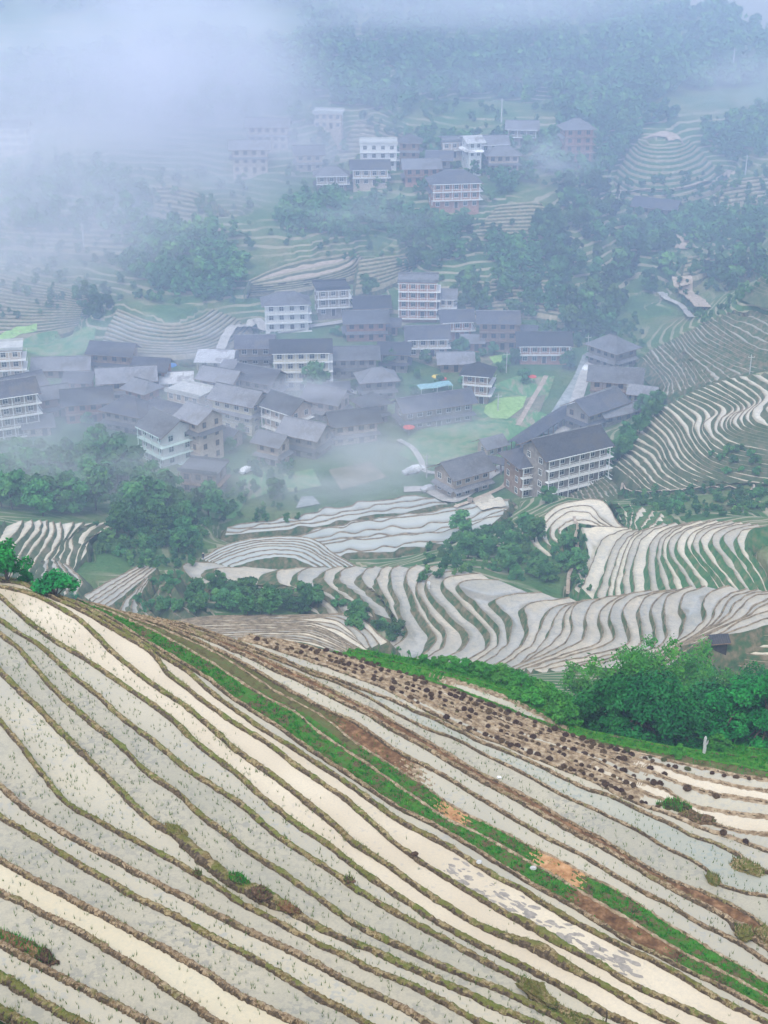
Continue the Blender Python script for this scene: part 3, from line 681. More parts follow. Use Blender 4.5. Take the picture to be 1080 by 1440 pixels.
# central spur
A = [
 (-119.0, [(305,792),(275,790),(259,793),(261,805),(270,814),(285,820),(310,826)]),
 (-118.0, [(350,797),(307,799),(300,806),(302,813),(323,819),(345,824),(375,829)]),
 (-117.0, [(434,798),(396,801),(388,810),(391,819),(418,828),(440,839),(462,862)]),
 (-115.5, [(480,797),(462,800),(455,809),(458,820),(473,831),(490,844),(508,862)]),
 (-114.0, [(528,796),(514,801),(508,811),(514,822),(532,837),(545,850),(552,866)]),
 (-112.6, [(560,795),(550,802),(548,812),(552,827),(560,845),(567,875),(573,893),(548,912)]),
 (-111.6, [(585,794),(572,803),(570,814),(578,835),(587,858),(603,882),(612,897),(603,912),(576,930)]),
 (-110.2, [(650,801),(612,806),(600,816),(605,833),(625,860),(645,880),(658,895),(650,911),(625,927)]),
 (-109.4, [(675,806),(634,810),(624,820),(637,838),(659,860),(676,877),(687,894),(685,909),(660,926)]),
 (-108.6, [(700,815),(658,816),(645,824),(664,844),(687,866),(701,883),(702,899),(688,917),(665,930)]),
 (-107.6, [(760,832),(715,836),(698,844),(706,858),(719,874),(717,899),(703,915),(680,932)]),
 (-106.6, [(800,840),(765,845),(744,849),(737,858),(741,874),(740,894),(724,916),(695,934)]),
 (-105.8, [(822,844),(790,850),(766,864),(757,889),(743,910),(714,930)]),
 (-105.0, [(836,843),(797,850),(782,868),(773,888),(761,907),(737,927)]),
 (-103.6, [(860,839),(818,846),(802,863),(804,883),(797,899),(780,913),(745,928)]),
 (-101.6, [(900,833),(872,838),(850,853),(844,869),(849,891),(838,905),(800,918),(765,930)]),
 (-99.8, [(935,829),(893,840),(877,856),(882,876),(887,895),(875,910),(835,920),(790,931)]),
 (-98.2, [(962,827),(932,836),(919,848),(916,862),(921,880),(922,898),(912,912),(880,922),(835,931)]),
 (-96.4, [(990,824),(962,836),(958,852),(962,868),(960,886),(945,905),(915,918),(870,926)]),
 (-95.4, [(1025,823),(998,832),(990,846),(990,868),(975,888),(947,905),(920,920)]),
 (-94.6, [(1050,828),(1020,838),(1007,853),(1000,870),(984,888),(955,905),(925,922)]),
 (-93.6, [(1085,831),(1055,835),(1035,846),(1025,862),(1003,879),(970,898),(935,920)]),
 (-92.6, [(1125,835),(1085,840),(1057,854),(1043,868),(1010,883),(980,897),(945,918)]),
 (-91.4, [(1160,842),(1110,850),(1078,860),(1044,872),(1014,890),(985,901),(955,918)]),
 (-90.4, [(1190,862),(1130,870),(1080,880),(1044,889),(1010,896),(980,906),(960,922)]),
]
A = [(z, p + [(p[-1][0] + (p[-1][0] - p[-2][0]) * .9, p[-1][1] + max(10, (p[-1][1] - p[-2][1]) * .9))]) if i > 5 else (z, p) for i, (z, p) in enumerate(A)]
nA = [1, 1, 2, 2, 2, 1, 2, 1, 1, 1, 1, 1, 1, 2, 2, 2, 2, 2, 1, 1, 2, 2, 2, 2]
loft('terraced_spur', A, nA, riser=(.12, .22, .34, .42, .38, .2, .12), seed=11, wob=.6, wmat='mid_water', rmat='riser_grass', jit=.6, lip=.2, rscale=(1, 1, .9, .8, .6, .45, .4, .45, .5, .42, .3, .25), wmat2='mid_water_warm')
# its lower fan, hanging below the near end
loft('terraced_fan', [
 (-105.4, [(850,960),(842,970),(832,984),(822,1002)]), (-104.8, [(850,950),(822,957),(800,970),(790,988)]),
 (-104.4, [(850,943),(800,948),(775,958),(760,968)]), (-104.0, [(850,938),(800,941),(760,947),(735,955)]), (-103.6, [(850,933),(800,936),(760,940),(712,945)])], 2, riser=(.3, .25, .2), seed=31)
loft('terraced_fan', [
 (-93.9, [(960,945),(990,935),(1040,938),(1120,945)]), (-92.7, [(958,928),(985,915),(1030,912),(1060,922),(1130,925)]), (-91.9, [(956,917),(985,905),(1025,897),(1060,901),(1130,902)]), (-91.0, [(958,910),(990,902),(1030,892),(1080,888),(1150,887)])], 2, riser=(.15, .12, .15), seed=37, wmat='mid_water_cream')

# field on the right
B = [
 (-123.0, [(885,742),(845,740),(817,739),(822,757),(827,777),(817,795),(808,828)]),
 (-121.6, [(888,743),(868,748),(850,757),(841,768),(836,785),(827,805),(818,826)]),
 (-120.2, [(902,741),(876,752),(861,770),(855,790),(848,810),(840,838)]),
 (-118.0, [(922,738),(893,752),(880,770),(872,795),(866,820),(866,842)]),
 (-115.8, [(950,735),(918,746),(900,762),(893,785),(890,805),(892,842)]),
 (-113.5, [(975,733),(945,744),(928,760),(924,782),(928,805),(938,842)]),
 (-111.6, [(998,732),(965,743),(944,756),(940,772),(950,793),(965,815),(975,842)]),
 (-110.0, [(1018,732),(985,743),(969,755),(968,770),(980,790),(1000,812),(1015,836)]),
 (-108.4, [(1042,734),(1005,743),(988,755),(987,770),(1003,793),(1020,812),(1040,838)]),
 (-106.6, [(1066,737),(1032,744),(1018,753),(1022,768),(1040,790),(1055,812),(1070,840)]),
 (-104.6, [(1085,741),(1058,744),(1049,756),(1056,775),(1072,800),(1085,825),(1095,845)]),
]
loft('terraced_field', B, [1, 1, 2, 2, 2, 2, 2, 2, 2, 2], riser=(.08, .14, .24, .36, .45, .5), seed=41, wmat='mid_water_cream', rmat='riser_lush', wmat2='mid_water_warm', jit=.5, lip=.2, rscale=(.4, .5, .7, 1, 1.1, 1.2))
S = [
 (-125.4, [(880,744),(868,732),(856,712),(840,702),(813,704),(787,710),(763,727),(750,740),(746,757),(752,770),(769,781)]),
 (-124.6, [(866,743),(848,731),(835,716),(823,711),(803,712),(783,720),(767,733),(760,747),(763,760),(785,778)]),
 (-123.8, [(858,742),(840,732),(830,722),(818,720),(800,720),(783,730),(773,743),(775,757),(790,768)]),
 (-123.0, [(845,739),(833,733),(820,731),(800,733),(787,741),(785,749),(795,757)]),
 (-122.5, [(830,739),(820,737),(808,737),(797,741),(793,745),(800,748)]),
]
loft('terraced_knoll', S, [1, 1, 1, 1], riser=(.05, .06, .1, .3, .45), seed=51, wmat='mid_water_cream', rmat='riser_lush', skirt=4)
loft('terraced_knoll', [
 (-125.5, [(850,702),(862,712),(872,728),(876,743)]), (-123.5, [(868,707),(876,717),(880,730),(881,742)]), (-122.0, [(885,709),(889,720),(886,733),(884,742)]),
 (-120.6, [(902,712),(894,725),(892,735),(893,742)]), (-119.2, [(918,716),(912,727),(905,735),(900,742)]), (-117.8, [(930,722),(922,733),(912,741)]), (-117.0, [(945,728),(935,735),(922,740)])], 1, riser=(.68, .72, .7), seed=57, lip=.2, wmat='mid_water_cream', rmat='riser_lush')

# small spur below the crest
loft('terraced_spur', [
 (-103.5, [(235,874),(290,867),(340,865),(400,865),(451,864),(488,863),(510,872),(528,886),(545,902)]),
 (-102.4, [(245,876),(320,871),(384,872),(440,869),(470,871),(488,883),(502,897),(510,912)]),
 (-101.2, [(250,880),(330,877),(400,878),(440,879),(470,890),(495,905),(518,919),(535,930)]),
 (-99.0, [(270,892),(350,890),(420,889),(450,895),(480,909),(505,922),(518,932)]),
 (-97.4, [(300,902),(380,901),(420,904),(450,911),(480,922),(500,934)])], [3, 3, 5, 4], riser=(.15, .15, .15, .15), seed=61, wmat='mid_water_cream', lip=.22, wmat2='mid_water')

# lobes on the left
loft('terraced_spur', [
 (-128.0, [(172,731),(158,742),(137,750),(125,761),(122,775)]),
 (-127.0, [(135,734),(118,741),(104,752),(103,768),(98,790),(94,812)]),
 (-125.6, [(86,734),(88,746),(84,762),(72,780),(57,800),(47,822)]),
 (-124.0, [(58,730),(57,744),(46,758),(33,775),(22,800),(12,822)]),
 (-122.4, [(32,731),(28,743),(12,760),(-4,778),(-18,802)]),
 (-121.2, [(8,733),(-8,746),(-28,762),(-45,785)])], [2, 3, 3, 2, 1], riser=(.08, .3, .55, .6, .6), seed=71, wmat='mid_water_cream', rmat='riser_dark')
loft('terraced_spur', [
 (-124.5, [(92,792),(104,803),(116,818),(108,838)]), (-122.8, [(76,785),(82,800),(86,815),(80,834)]), (-121.4, [(60,786),(52,802),(46,818),(44,834)])], 2, riser=(.5, .55, .6), seed=77, rmat='riser_dark')
loft('terraced_spur', [
 (-122.5, [(118,838),(150,819),(180,803),(198,793)]), (-121.0, [(150,856),(175,837),(202,815),(222,799)])], 5, riser=(.1, .1, .1), seed=81, lip=.25)
loft('terraced_spur', [
 (-120.6, [(205,812),(188,832),(174,846),(168,862)]), (-118.8, [(213,812),(203,828),(200,845),(222,870)]), ], 3, riser=(.4, .45, .5), seed=83)
loft('terraced_spur', [
 (-117.5, [(235,815),(222,838),(240,858),(262,876)]), (-115.5, [(245,800),(243,822),(262,845),(300,868)])], 2, riser=(.7, .8, .75), seed=85, rmat='riser_dark')

# flats at the valley mouth
loft('terraced_flat', [
 (-139.5, [(395,762),(440,745),(500,732),(560,725),(640,712),(715,700)]),
 (-138.6, [(390,778),(440,765),(520,752),(590,748),(650,738),(712,718)]),
 (-137.6, [(400,795),(450,785),(520,778),(580,770),(620,765),(670,752)])], [3, 3], riser=(.04, .1, .04), seed=91, wmat='valley_water', lip=.5, wob=3, jit=1.2, skirt=1.5)
loft('terraced_flat', [
 (-133.0, [(282,785),(310,770),(340,760),(390,754),(440,758),(470,778),(500,795)]),
 (-131.4, [(300,790),(330,778),(370,768),(420,770),(450,783),(470,797)]),
 (-130.0, [(330,797),(370,786),(410,785),(440,797)])], [4, 3], riser=(.3, .3, .4), seed=95, wmat='valley_water')

loft('terraced_flat', [
 (-141.3, [(322,738),(400,729),(470,713),(540,701),(598,697)]), (-140.3, [(316,752),(400,745),(480,733),(560,721),(636,709)])], 3, riser=(.06, .1, .05), seed=93, wmat='valley_water', lip=.5, wob=3, jit=1.2, skirt=1.5)
# hill on the right behind the village
H = [
 (-138.0, [(864,656),(884,671),(901,687),(911,693)]),
 (-136.0, [(875,638),(900,659),(917,677),(938,689)]),
 (-134.0, [(890,618),(920,634),(939,661),(966,678),(985,686)]),
 (-132.4, [(902,596),(930,620),(948,652),(982,671),(1027,684)]),
 (-130.6, [(920,579),(945,602),(962,632),(986,654),(1043,676),(1090,682)]),
 (-129.2, [(932,572),(956,595),(970,618),(985,638),(1015,655),(1090,668)]),
 (-127.8, [(948,563),(978,585),(976,602),(990,624),(1015,642),(1090,656)]),
 (-126.4, [(962,556),(1003,578),(990,597),(1003,617),(1030,632),(1090,643)]),
 (-125.0, [(978,548),(1027,572),(1015,588),(1013,602),(1035,616),(1090,630)]),
 (-123.4, [(1003,538),(1050,568),(1036,583),(1030,596),(1050,608),(1095,618)]),
 (-121.4, [(1036,528),(1075,556),(1062,572),(1056,586),(1070,597),(1100,605)]),
 (-119.8, [(1075,524),(1110,545),(1100,562),(1095,575),(1105,590)]),
]
loft('terraced_hill', H, [3, 3, 2, 3, 2, 2, 2, 2, 3, 3, 2], riser=(.30, .34, .40, .45, .5), seed=101, wmat='mid_water_cream', rmat='riser_dark', lip=.3, wob=.7)
loft('terraced_hill', [
 (-139.6, [(795,685),(802,695),(806,706)]), (-137.0, [(850,668),(866,682),(876,694)])], 9, riser=(.6, .6, .6), seed=107, wmat='mid_water', rmat='riser_dark')
loft('terraced_hill', [
 (-128.5, [(985,715),(1010,727),(1040,738)]), (-124.0, [(1030,707),(1060,722),(1095,738)])], 3, riser=(.75, .75, .75), seed=109, wmat='mid_water', rmat='riser_dark')
H2 = [
 (-138.6, [(902,503),(911,512),(927,530),(934,546),(922,560)]),
 (-136.8, [(914,492),(926,509),(946,529),(955,550)]),
 (-135.0, [(930,484),(956,507),(976,541)]),
 (-132.2, [(951,474),(966,496),(990,517),(1005,535)]),
 (-129.2, [(972,463),(987,480),(1023,497),(1053,510),(1090,516)]),
 (-125.6, [(1000,448),(1012,456),(1035,473),(1063,489),(1095,498)]),
 (-121.0, [(1032,436),(1045,440),(1063,438),(1095,455)]),
]
loft('terraced_hill', H2, [3, 3, 4, 5, 5, 4], riser=(.38, .45, .55, .6), seed=121, wmat='mid_water', rmat='riser_grass', lip=.3, wob=.8)
loft('terraced_hill', [(-116.0, [(1052,405),(1068,412),(1095,420)]), (-113.5, [(1070,390),(1082,397),(1100,402)])], 4, riser=(.6, .6), seed=125, rmat='riser_dark')
loft('terraced_hill', [(-128.0, [(1008,375),(1020,385),(1034,395)]), (-124.0, [(1040,362),(1056,372),(1066,380)])], 5, riser=(.55, .6), seed=127)

# amphitheatre left of the village, slopes above
loft('terraced_slope', [
 (-139.8, [(140,492),(190,498),(250,499),(300,492),(338,475),(352,461)]),
 (-136.5, [(150,462),(195,478),(245,482),(290,474),(318,456),(330,446)]),
 (-133.0, [(165,434),(205,450),(245,456),(278,448),(300,434)])], [5, 5], riser=(.4, .45, .4), seed=131, bmat='terrace_face', face=True, wmat='valley_water', rmat='riser_grass', lip=.4)
loft('terraced_slope', [
 (-131.0, [(352,412),(400,408),(450,400),(500,386),(520,368)]), (-128.2, [(356,400),(400,396),(450,388),(492,374),(505,358)]), (-126.6, [(350,394),(385,378),(425,366),(468,360),(500,352)])], [4, 2], riser=(.35, .35, .3), seed=137, bmat='terrace_face', face=True, wmat='path_earth', rmat='riser_dark', lip=.35)
loft('terraced_slope', [
 (-131.5, [(500,408),(530,402),(560,390),(585,378)]), (-125.6, [(505,366),(535,362),(565,358),(590,355)])], 7, riser=(.5, .5), seed=139, bmat='terrace_face', face=True, wmat='mud_tan', rmat='riser_grass')
loft('terraced_slope', [
 (-141.0, [(-20,474),(40,470),(90,462),(135,452)]), (-130.5, [(-20,380),(40,395),(90,405),(140,420)])], 16, riser=(.5, .5), seed=141, bmat='terrace_face', face=True, wmat='path_earth')
loft('terraced_slope', [
 (-122.0, [(662,334),(700,332),(745,332),(792,328)]), (-113.0, [(700,288),(720,286),(745,284),(762,286)])], 9, riser=(.5, .5), seed=145, bmat='terrace_face', face=True, wmat='path_earth', rmat='riser_grass')
loft('terraced_knoll', [
 (-120.2, [(858,262),(880,276),(915,284),(960,280),(1000,268),(1020,252)]), (-114.0, [(872,232),(890,244),(920,250),(955,248),(985,238),(1000,228)]), (-108.5, [(886,210),(898,220),(922,225),(950,224),(972,216),(982,208)]), (-104.3, [(898,198),(906,204),(925,207),(948,206),(962,202),(970,196)])], [4, 3, 3], riser=(.62, .55, .5, .55, .62), seed=147, wmat='path_earth', rmat='riser_lush', bmat='terrace_face', face=True, lip=.4)
loft('terraced_slope', [
 (-121.0, [(215,298),(255,306),(295,308),(330,303)]), (-113.0, [(222,262),(245,262),(275,270),(305,285)])], 6, riser=(.45, .5), seed=149, bmat='terrace_face', face=True, wmat='path_earth')
loft('terraced_slope', [
 (-109.0, [(660,182),(700,184),(740,182),(765,176)]), (-101.0, [(652,150),(690,150),(730,148),(768,148)])], 8, riser=(.5, .5), seed=151, bmat='terrace_face', face=True, wmat='path_earth', rmat='riser_grass')

loft('terraced_slope', [
 (-135.5, [(650,446),(700,440),(750,440),(790,446)]), (-131.5, [(655,402),(700,398),(745,398),(785,402)])], 8, riser=(.7, .7, .7), seed=161, bmat='terrace_face', face=True, wmat='mud_tan', rmat='riser_grass', lip=.3)
loft('terraced_slope', [
 (-108.0, [(470,225),(510,222),(545,214)]), (-101.5, [(500,170),(530,172),(575,190)])], 8, riser=(.6, .6), seed=163, bmat='terrace_face', face=True, wmat='path_earth', rmat='riser_grass')
loft('terraced_slope', [
 (-124.8, [(0,345),(60,348),(120,352),(190,356)]), (-117.5, [(20,300),(80,302),(140,300),(190,302)])], 7, riser=(.55, .55), seed=165, bmat='terrace_face', face=True, wmat='valley_water', rmat='riser_grass')
loft('terraced_slope', [
 (-128.0, [(960,392),(985,386),(1008,372)]), (-126.0, [(965,362),(985,358),(1005,352)])], 5, riser=(.6, .6), seed=167, bmat='terrace_face', face=True, wmat='mud_tan', rmat='riser_grass')
loft('terraced_slope', [
 (-117.0, [(1010,290),(1040,285),(1080,280),(1110,276)]), (-112.0, [(1020,255),(1050,250),(1080,246),(1110,243)])], 6, riser=(.5, .5), seed=169, bmat='terrace_face', face=True, wmat='path_earth', rmat='riser_grass')
# ------------------------------------------------------------------ the ground beneath and around it all
for k in range(0, len(LW), 2):
    for i in np.linspace(0, NF - 1, 9).astype(int):
        CTRL.append((LW[k][i, 0], LW[k][i, 1], LZ[k] + CAMZ - .9))
for i in np.linspace(0, NF - 1, 14).astype(int):
    w = LW[31][i]; CTRL.append((w[0], w[1], LZ[31] + CAMZ - .5))
    CTRL.append((w[0] * 1.02, w[1] + 10, LZ[31] + CAMZ - 7))
for k in (13, 15, 17, 19, 21, 23):
    w = LW[k][0]; CTRL.append((w[0] - 3, w[1] + 4, LZ[k] + CAMZ - 3)); CTRL.append((w[0] - 4, w[1] + 16, LZ[k] + CAMZ - 14))
BASE = [  # px, py, height below the eye of ground that shows
 # gullies and scrub between the near hills
 (480,905,-112),(560,930,-116),(380,845,-117.5),(300,850,-118),(450,855,-118.5),(250,845,-121),(330,832,-119.5),(230,800,-123),(120,770,-130),(190,780,-131),
 (150,740,-134),(240,760,-133),(80,700,-137),(200,700,-139),(270,720,-139),(20,690,-136),(300,740,-138),(620,890,-117),(575,870,-116.5),
 (620,780,-128),(680,790,-126.5),(740,800,-125.8),(790,790,-126),(790,820,-124.5),(700,760,-132),(650,760,-134),(740,730,-133),(720,775,-129),(770,700,-136),
 (800,760,-127),(850,835,-122),(1075,770,-106),(1000,955,-95.6),(930,960,-98),(1060,960,-94.8),(850,990,-103.5),(760,985,-107.5),
 # scrub bank above the right field
 (870,695,-138.5),(940,700,-134),(1000,700,-131),(1070,700,-127),(900,680,-138),(1080,650,-127),(985,725,-129),(930,720,-131),(1000,660,-131),(1070,720,-122),
 # valley floor and village
 (0,640,-141),(60,620,-141.5),(130,620,-142),(200,620,-142),(260,660,-142),(320,700,-142),(400,720,-142),(480,720,-141.5),(400,640,-143),(480,640,-143),(560,640,-143),(620,620,-143),(700,620,-143),
 (600,700,-141.5),(680,690,-142),(740,690,-142),(640,590,-143),(720,560,-143),(770,550,-143.5),(560,590,-143),(500,590,-143),(420,590,-143),(340,590,-142.5),(250,570,-142.5),(150,560,-142.5),(60,550,-142),(0,540,-141.5),
 (0,490,-141.5),(80,495,-142),(150,510,-142),(250,520,-142.5),(340,520,-142.5),(420,535,-143),(500,540,-143),(580,530,-142.5),(660,535,-143),(740,520,-143),(700,510,-142.5),(620,500,-141.5),(560,495,-140.5),(500,490,-139.5),(430,480,-139),(370,475,-139),
 (800,620,-142.5),(840,570,-142.5),(860,540,-142.5),(820,520,-143),(850,500,-142),(880,600,-140.5),(860,640,-139.8),(890,560,-140.8),
 # rising behind
 (370,460,-138.5),(430,445,-136.5),(480,445,-137),(540,460,-138),(600,450,-137),(560,425,-134),(650,465,-138),(720,480,-140),(780,500,-142),(840,480,-141),(890,470,-140),(640,430,-134.5),(700,440,-136),(760,450,-138),
 (820,440,-137.5),(880,430,-138),(930,425,-138.5),(960,440,-137),(940,400,-136),(980,410,-135.5),(520,405,-131),(600,390,-130),(660,390,-130),(720,400,-132),(780,400,-133.5),(840,390,-133.5),(900,380,-134),(1010,400,-130.5),
 (940,330,-128),(960,350,-130),(1000,350,-128.5),(1070,340,-124),(1040,410,-124),(1010,420,-128),(350,440,-136),(250,420,-131.5),(150,425,-133),(60,440,-138.5),(320,380,-127.5),(240,360,-124.5),(160,380,-128),
 (60,360,-129),(0,350,-129),(380,340,-123),(440,340,-122.5),(500,340,-122.5),(560,340,-122.5),(620,340,-121.5),(300,330,-121),(200,320,-121),(100,320,-124),(460,300,-117),(540,290,-114.5),(600,310,-117),(650,310,-117.5),
 (720,350,-125),(800,340,-124.5),(800,300,-118.5),(850,330,-124.5),(860,290,-121),(920,310,-124.5),(1000,290,-121),(1060,290,-119),(460,260,-110.5),(520,250,-109),(580,260,-110),(640,250,-109),(700,250,-109.5),(760,260,-112),(820,245,-111.5),(400,270,-113),
 (340,260,-112.5),(400,240,-108.5),(280,245,-111),(180,260,-113.5),(80,270,-116),(0,280,-118),(20,215,-107.5),(60,200,-104.5),(120,200,-104.5),(200,200,-104),(300,200,-103.5),(350,200,-103),(440,200,-102),(520,200,-101.5),(580,205,-102),(640,210,-103),(690,215,-103.5),(740,210,-104),(810,215,-106),(860,230,-110),
 (1020,250,-115.5),(1070,240,-113),(980,200,-104.5),(1050,200,-106),(880,180,-101),(930,170,-99.5),(820,180,-100),(760,140,-96.5),(700,140,-95.5),(640,140,-94.5),(560,150,-95),(480,160,-95.5),(400,160,-94.5),(300,150,-93.5),(200,150,-94),(100,150,-95),(0,150,-96),
 (1000,140,-97.5),(1070,140,-98),(900,110,-92),(800,100,-89),(700,90,-86.5),(600,90,-85.5),(500,90,-85),(400,90,-84.5),(300,90,-84.5),(200,90,-85),(100,90,-86),(0,90,-87),
 (1000,70,-88),(1070,80,-89.5),(900,50,-83),(800,40,-78.5),(700,30,-74),(600,30,-73),(500,30,-72),(400,30,-72),(300,30,-72.5),(200,30,-73),(100,30,-74),(0,30,-75),
 (960,20,-80),(1010,30,-84),(1050,40,-87),(1078,48,-88.5),(900,5,-75),(800,-20,-69),(700,-40,-63),(500,-40,-62),(300,-40,-62),(100,-40,-64),(-60,-20,-70),
 (940,-8,-76.5),(500,-150,-42),(200,-150,-44),(780,-120,-50),(-100,-150,-50),
 # outside the frame
 (-120,500,-141),(-150,620,-139),(-130,720,-130),(-120,800,-118),(-180,300,-118),(-160,150,-98),(-150,400,-134),
 (1180,500,-118),(1180,620,-118),(1200,720,-112),(1200,400,-108),(1200,300,-108),(1200,200,-102),(1200,100,-94),(1180,830,-90),(1200,950,-90),
]
for px, py, z in BASE:
    q = un(px, py, z); CTRL.append((q[0], q[1], q[2]))
# the far side of the ridge at the right, and the slope behind the eye
for a, z in ((.26, 40), (.30, 36), (.22, 46)):
    CTRL.append((900 * a, 900, z))
for x, y, z in ((-60, 20, 136), (-20, 5, 150), (0, -10, 157), (40, 10, 138), (70, 30, 128), (-80, 60, 122), (-60, 110, 104), (120, 90, 100), (90, 60, 115), (0, 25, 133), (-20, 30, 130), (25, 35, 122)):
    CTRL.append((x, y, z))
Cc = np.array(CTRL)
# drop near duplicates
keep = []
cell = {}
for i, (x, y, z) in enumerate(Cc):
    s = 2.5 if y > 120 else 1.2
    key = (round(x / s), round(y / s))
    if key in cell: continue
    cell[key] = 1; keep.append(i)
Cc = Cc[keep]
X0 = Cc[:, :2] / 100.
D = np.linalg.norm(X0[:, None] - X0[None], axis=-1)
K = -D + np.eye(len(D)) * -.004
Pm = np.c_[np.ones(len(D)), X0]
M = np.block([[K, Pm], [Pm.T, np.zeros((3, 3))]])
sol = np.linalg.solve(M, np.r_[Cc[:, 2], 0, 0, 0])
def H0(x, y):
    q = np.stack([np.ravel(x), np.ravel(y)], 1) / 100.
    out = np.empty(len(q))
    for i in range(0, len(q), 8000):
        d = np.linalg.norm(q[i:i + 8000, None] - X0[None], axis=-1)
        out[i:i + 8000] = -d @ sol[:len(X0)] + sol[len(X0)] + q[i:i + 8000] @ sol[-2:]
    return out
def vnoise(x, y, s, seed):
    r = np.random.default_rng(seed); T = r.uniform(-1, 1, (256, 256))
    u = x / s + 100.3; v = y / s + 50.7
    i = np.floor(u).astype(int); j = np.floor(v).astype(int); a = u - i; b = v - j
    a = a * a * (3 - 2 * a); b = b * b * (3 - 2 * b)
    g = lambda p, q: T[p % 256, q % 256]
    return (g(i, j) * (1 - a) + g(i + 1, j) * a) * (1 - b) + (g(i, j + 1) * (1 - a) + g(i + 1, j + 1) * a) * b
NRB, NCB = 560, 430
dist = np.exp(np.linspace(math.log(22), math.log(860), NRB))
ang = np.radians(np.linspace(-31, 31, NCB))
DD, AA = np.meshgrid(dist, ang, indexing='ij')
X = DD * np.sin(AA); Y = DD * np.cos(AA)
# coarse solve then fine interpolation
cd = np.arange(0, NRB, 2); ca = np.arange(0, NCB, 2)
cd = np.r_[cd, NRB - 1] if cd[-1] != NRB - 1 else cd; ca = np.r_[ca, NCB - 1] if ca[-1] != NCB - 1 else ca
Zc = H0(X[np.ix_(cd, ca)], Y[np.ix_(cd, ca)]).reshape(len(cd), len(ca))
Zt = np.stack([np.interp(np.arange(NCB), ca, r) for r in Zc])
Z = np.stack([np.interp(np.arange(NRB), cd, Zt[:, c]) for c in range(NCB)], 1)
amp = np.clip((DD - 100) / 300, 0, 1)
slope = np.abs(np.gradient(Z, axis=0)) / (np.gradient(DD, axis=0) + 1e-6)
sl = np.clip((slope - .08) / .25, 0.05, 1)
Z += amp * sl * (1.6 * vnoise(X, Y, 26, 1) + .8 * vnoise(X, Y, 9, 2) + .35 * vnoise(X, Y, 3.2, 3))
# keep the ground under every terraced piece
allV = []; allF = []; off = 0
for Vv, Ff in SOLID:
    allV.append(Vv); allF.append(Ff + off); off += len(Vv)
aV = np.concatenate(allV); aF = np.concatenate(allF)
bv = BVHTree.FromPolygons(aV.tolist(), aF.tolist())
dn = Vector((0, 0, -1))
Zf = Z.ravel(); Xf = X.ravel(); Yf = Y.ravel()
low = Zf.copy()
for i in range(len(Zf)):
    h = bv.ray_cast(Vector((Xf[i], Yf[i], 400)), dn)
    if h[0] is not None: low[i] = min(low[i], h[0].z - .55 if Yf[i] < 120 else h[0].z - .9)
Z = low.reshape(Z.shape)
# spread the lowering one cell so no fold pokes through
Zm = Z.copy()
pad = np.pad(low.reshape(Z.shape), 1, mode='edge'); orig = Zf.reshape(Z.shape)
changed = np.pad((low.reshape(Z.shape) < orig - 1e-6), 1, mode='edge')
for dy in (0, 1, 2):
    for dx in (0, 1, 2):
        s_ = pad[dy:dy + NRB, dx:dx + NCB]; c_ = changed[dy:dy + NRB, dx:dx + NCB]
        Zm = np.where(c_, np.minimum(Zm, np.maximum(s_, Zm - 2.0)), Zm)
V = np.stack([X.ravel(), Y.ravel(), Zm.ravel()], 1)
Fq = grid_faces(NRB, NCB)[:, ::-1]
gm = mesh('hillside', V, Fq, ['hillside'], smooth=True)
o = link('hillside', gm); tag(o, kind='structure')
solid(V, Fq)
allV = []; allF = []; off = 0
for Vv, Ff in SOLID:
    allV.append(Vv); allF.append(Ff + off); off += len(Vv)
BV = BVHTree.FromPolygons(np.concatenate(allV).tolist(), np.concatenate(allF).tolist())
EYE = Vector((0, 0, CAMZ))
def at(px, py):                    # the ground point seen at that place of the photograph
    d = Vector(ray(px, py)).normalized()
    h = BV.ray_cast(EYE, d)
    return h[0] if h[0] is not None else None
def gz(x, y, default=0):
    h = BV.ray_cast(Vector((x, y, 400)), dn)
    return h[0].z if h[0] is not None else default
print('terrain', len(V), 'controls', len(Cc))
# ------------------------------------------------------------------ houses of the village
WIN = {}
def window_mesh(w, h, style):
    key = (round(w, 1), round(h, 1), style)
    if key not in WIN:
        m = MB(); t = .09
        m.box(-w / 2, w / 2, -.02, .06, 0, h, 1)
        fr = 0
        m.box(-w / 2 - t, -w / 2, -.08, .06, -t, h + t, fr); m.box(w / 2, w / 2 + t, -.08, .06, -t, h + t, fr)
        m.box(-w / 2, w / 2, -.08, .06, h, h + t, fr); m.box(-w / 2, w / 2, -.12, .06, -t, 0, fr)
        m.box(-.035, .035, -.05, -.022, 0, h, fr); m.box(-w / 2, -.035, -.05, -.022, h * .62, h * .62 + .06, fr); m.box(.035, w / 2, -.05, -.022, h * .62, h * .62 + .06, fr)
        WIN[key] = m.me('window', [{'w': 'rail_white', 'b': 'rail_wood', 'g': 'rail_green'}[style], 'glass_dark'])
    return WIN[key]

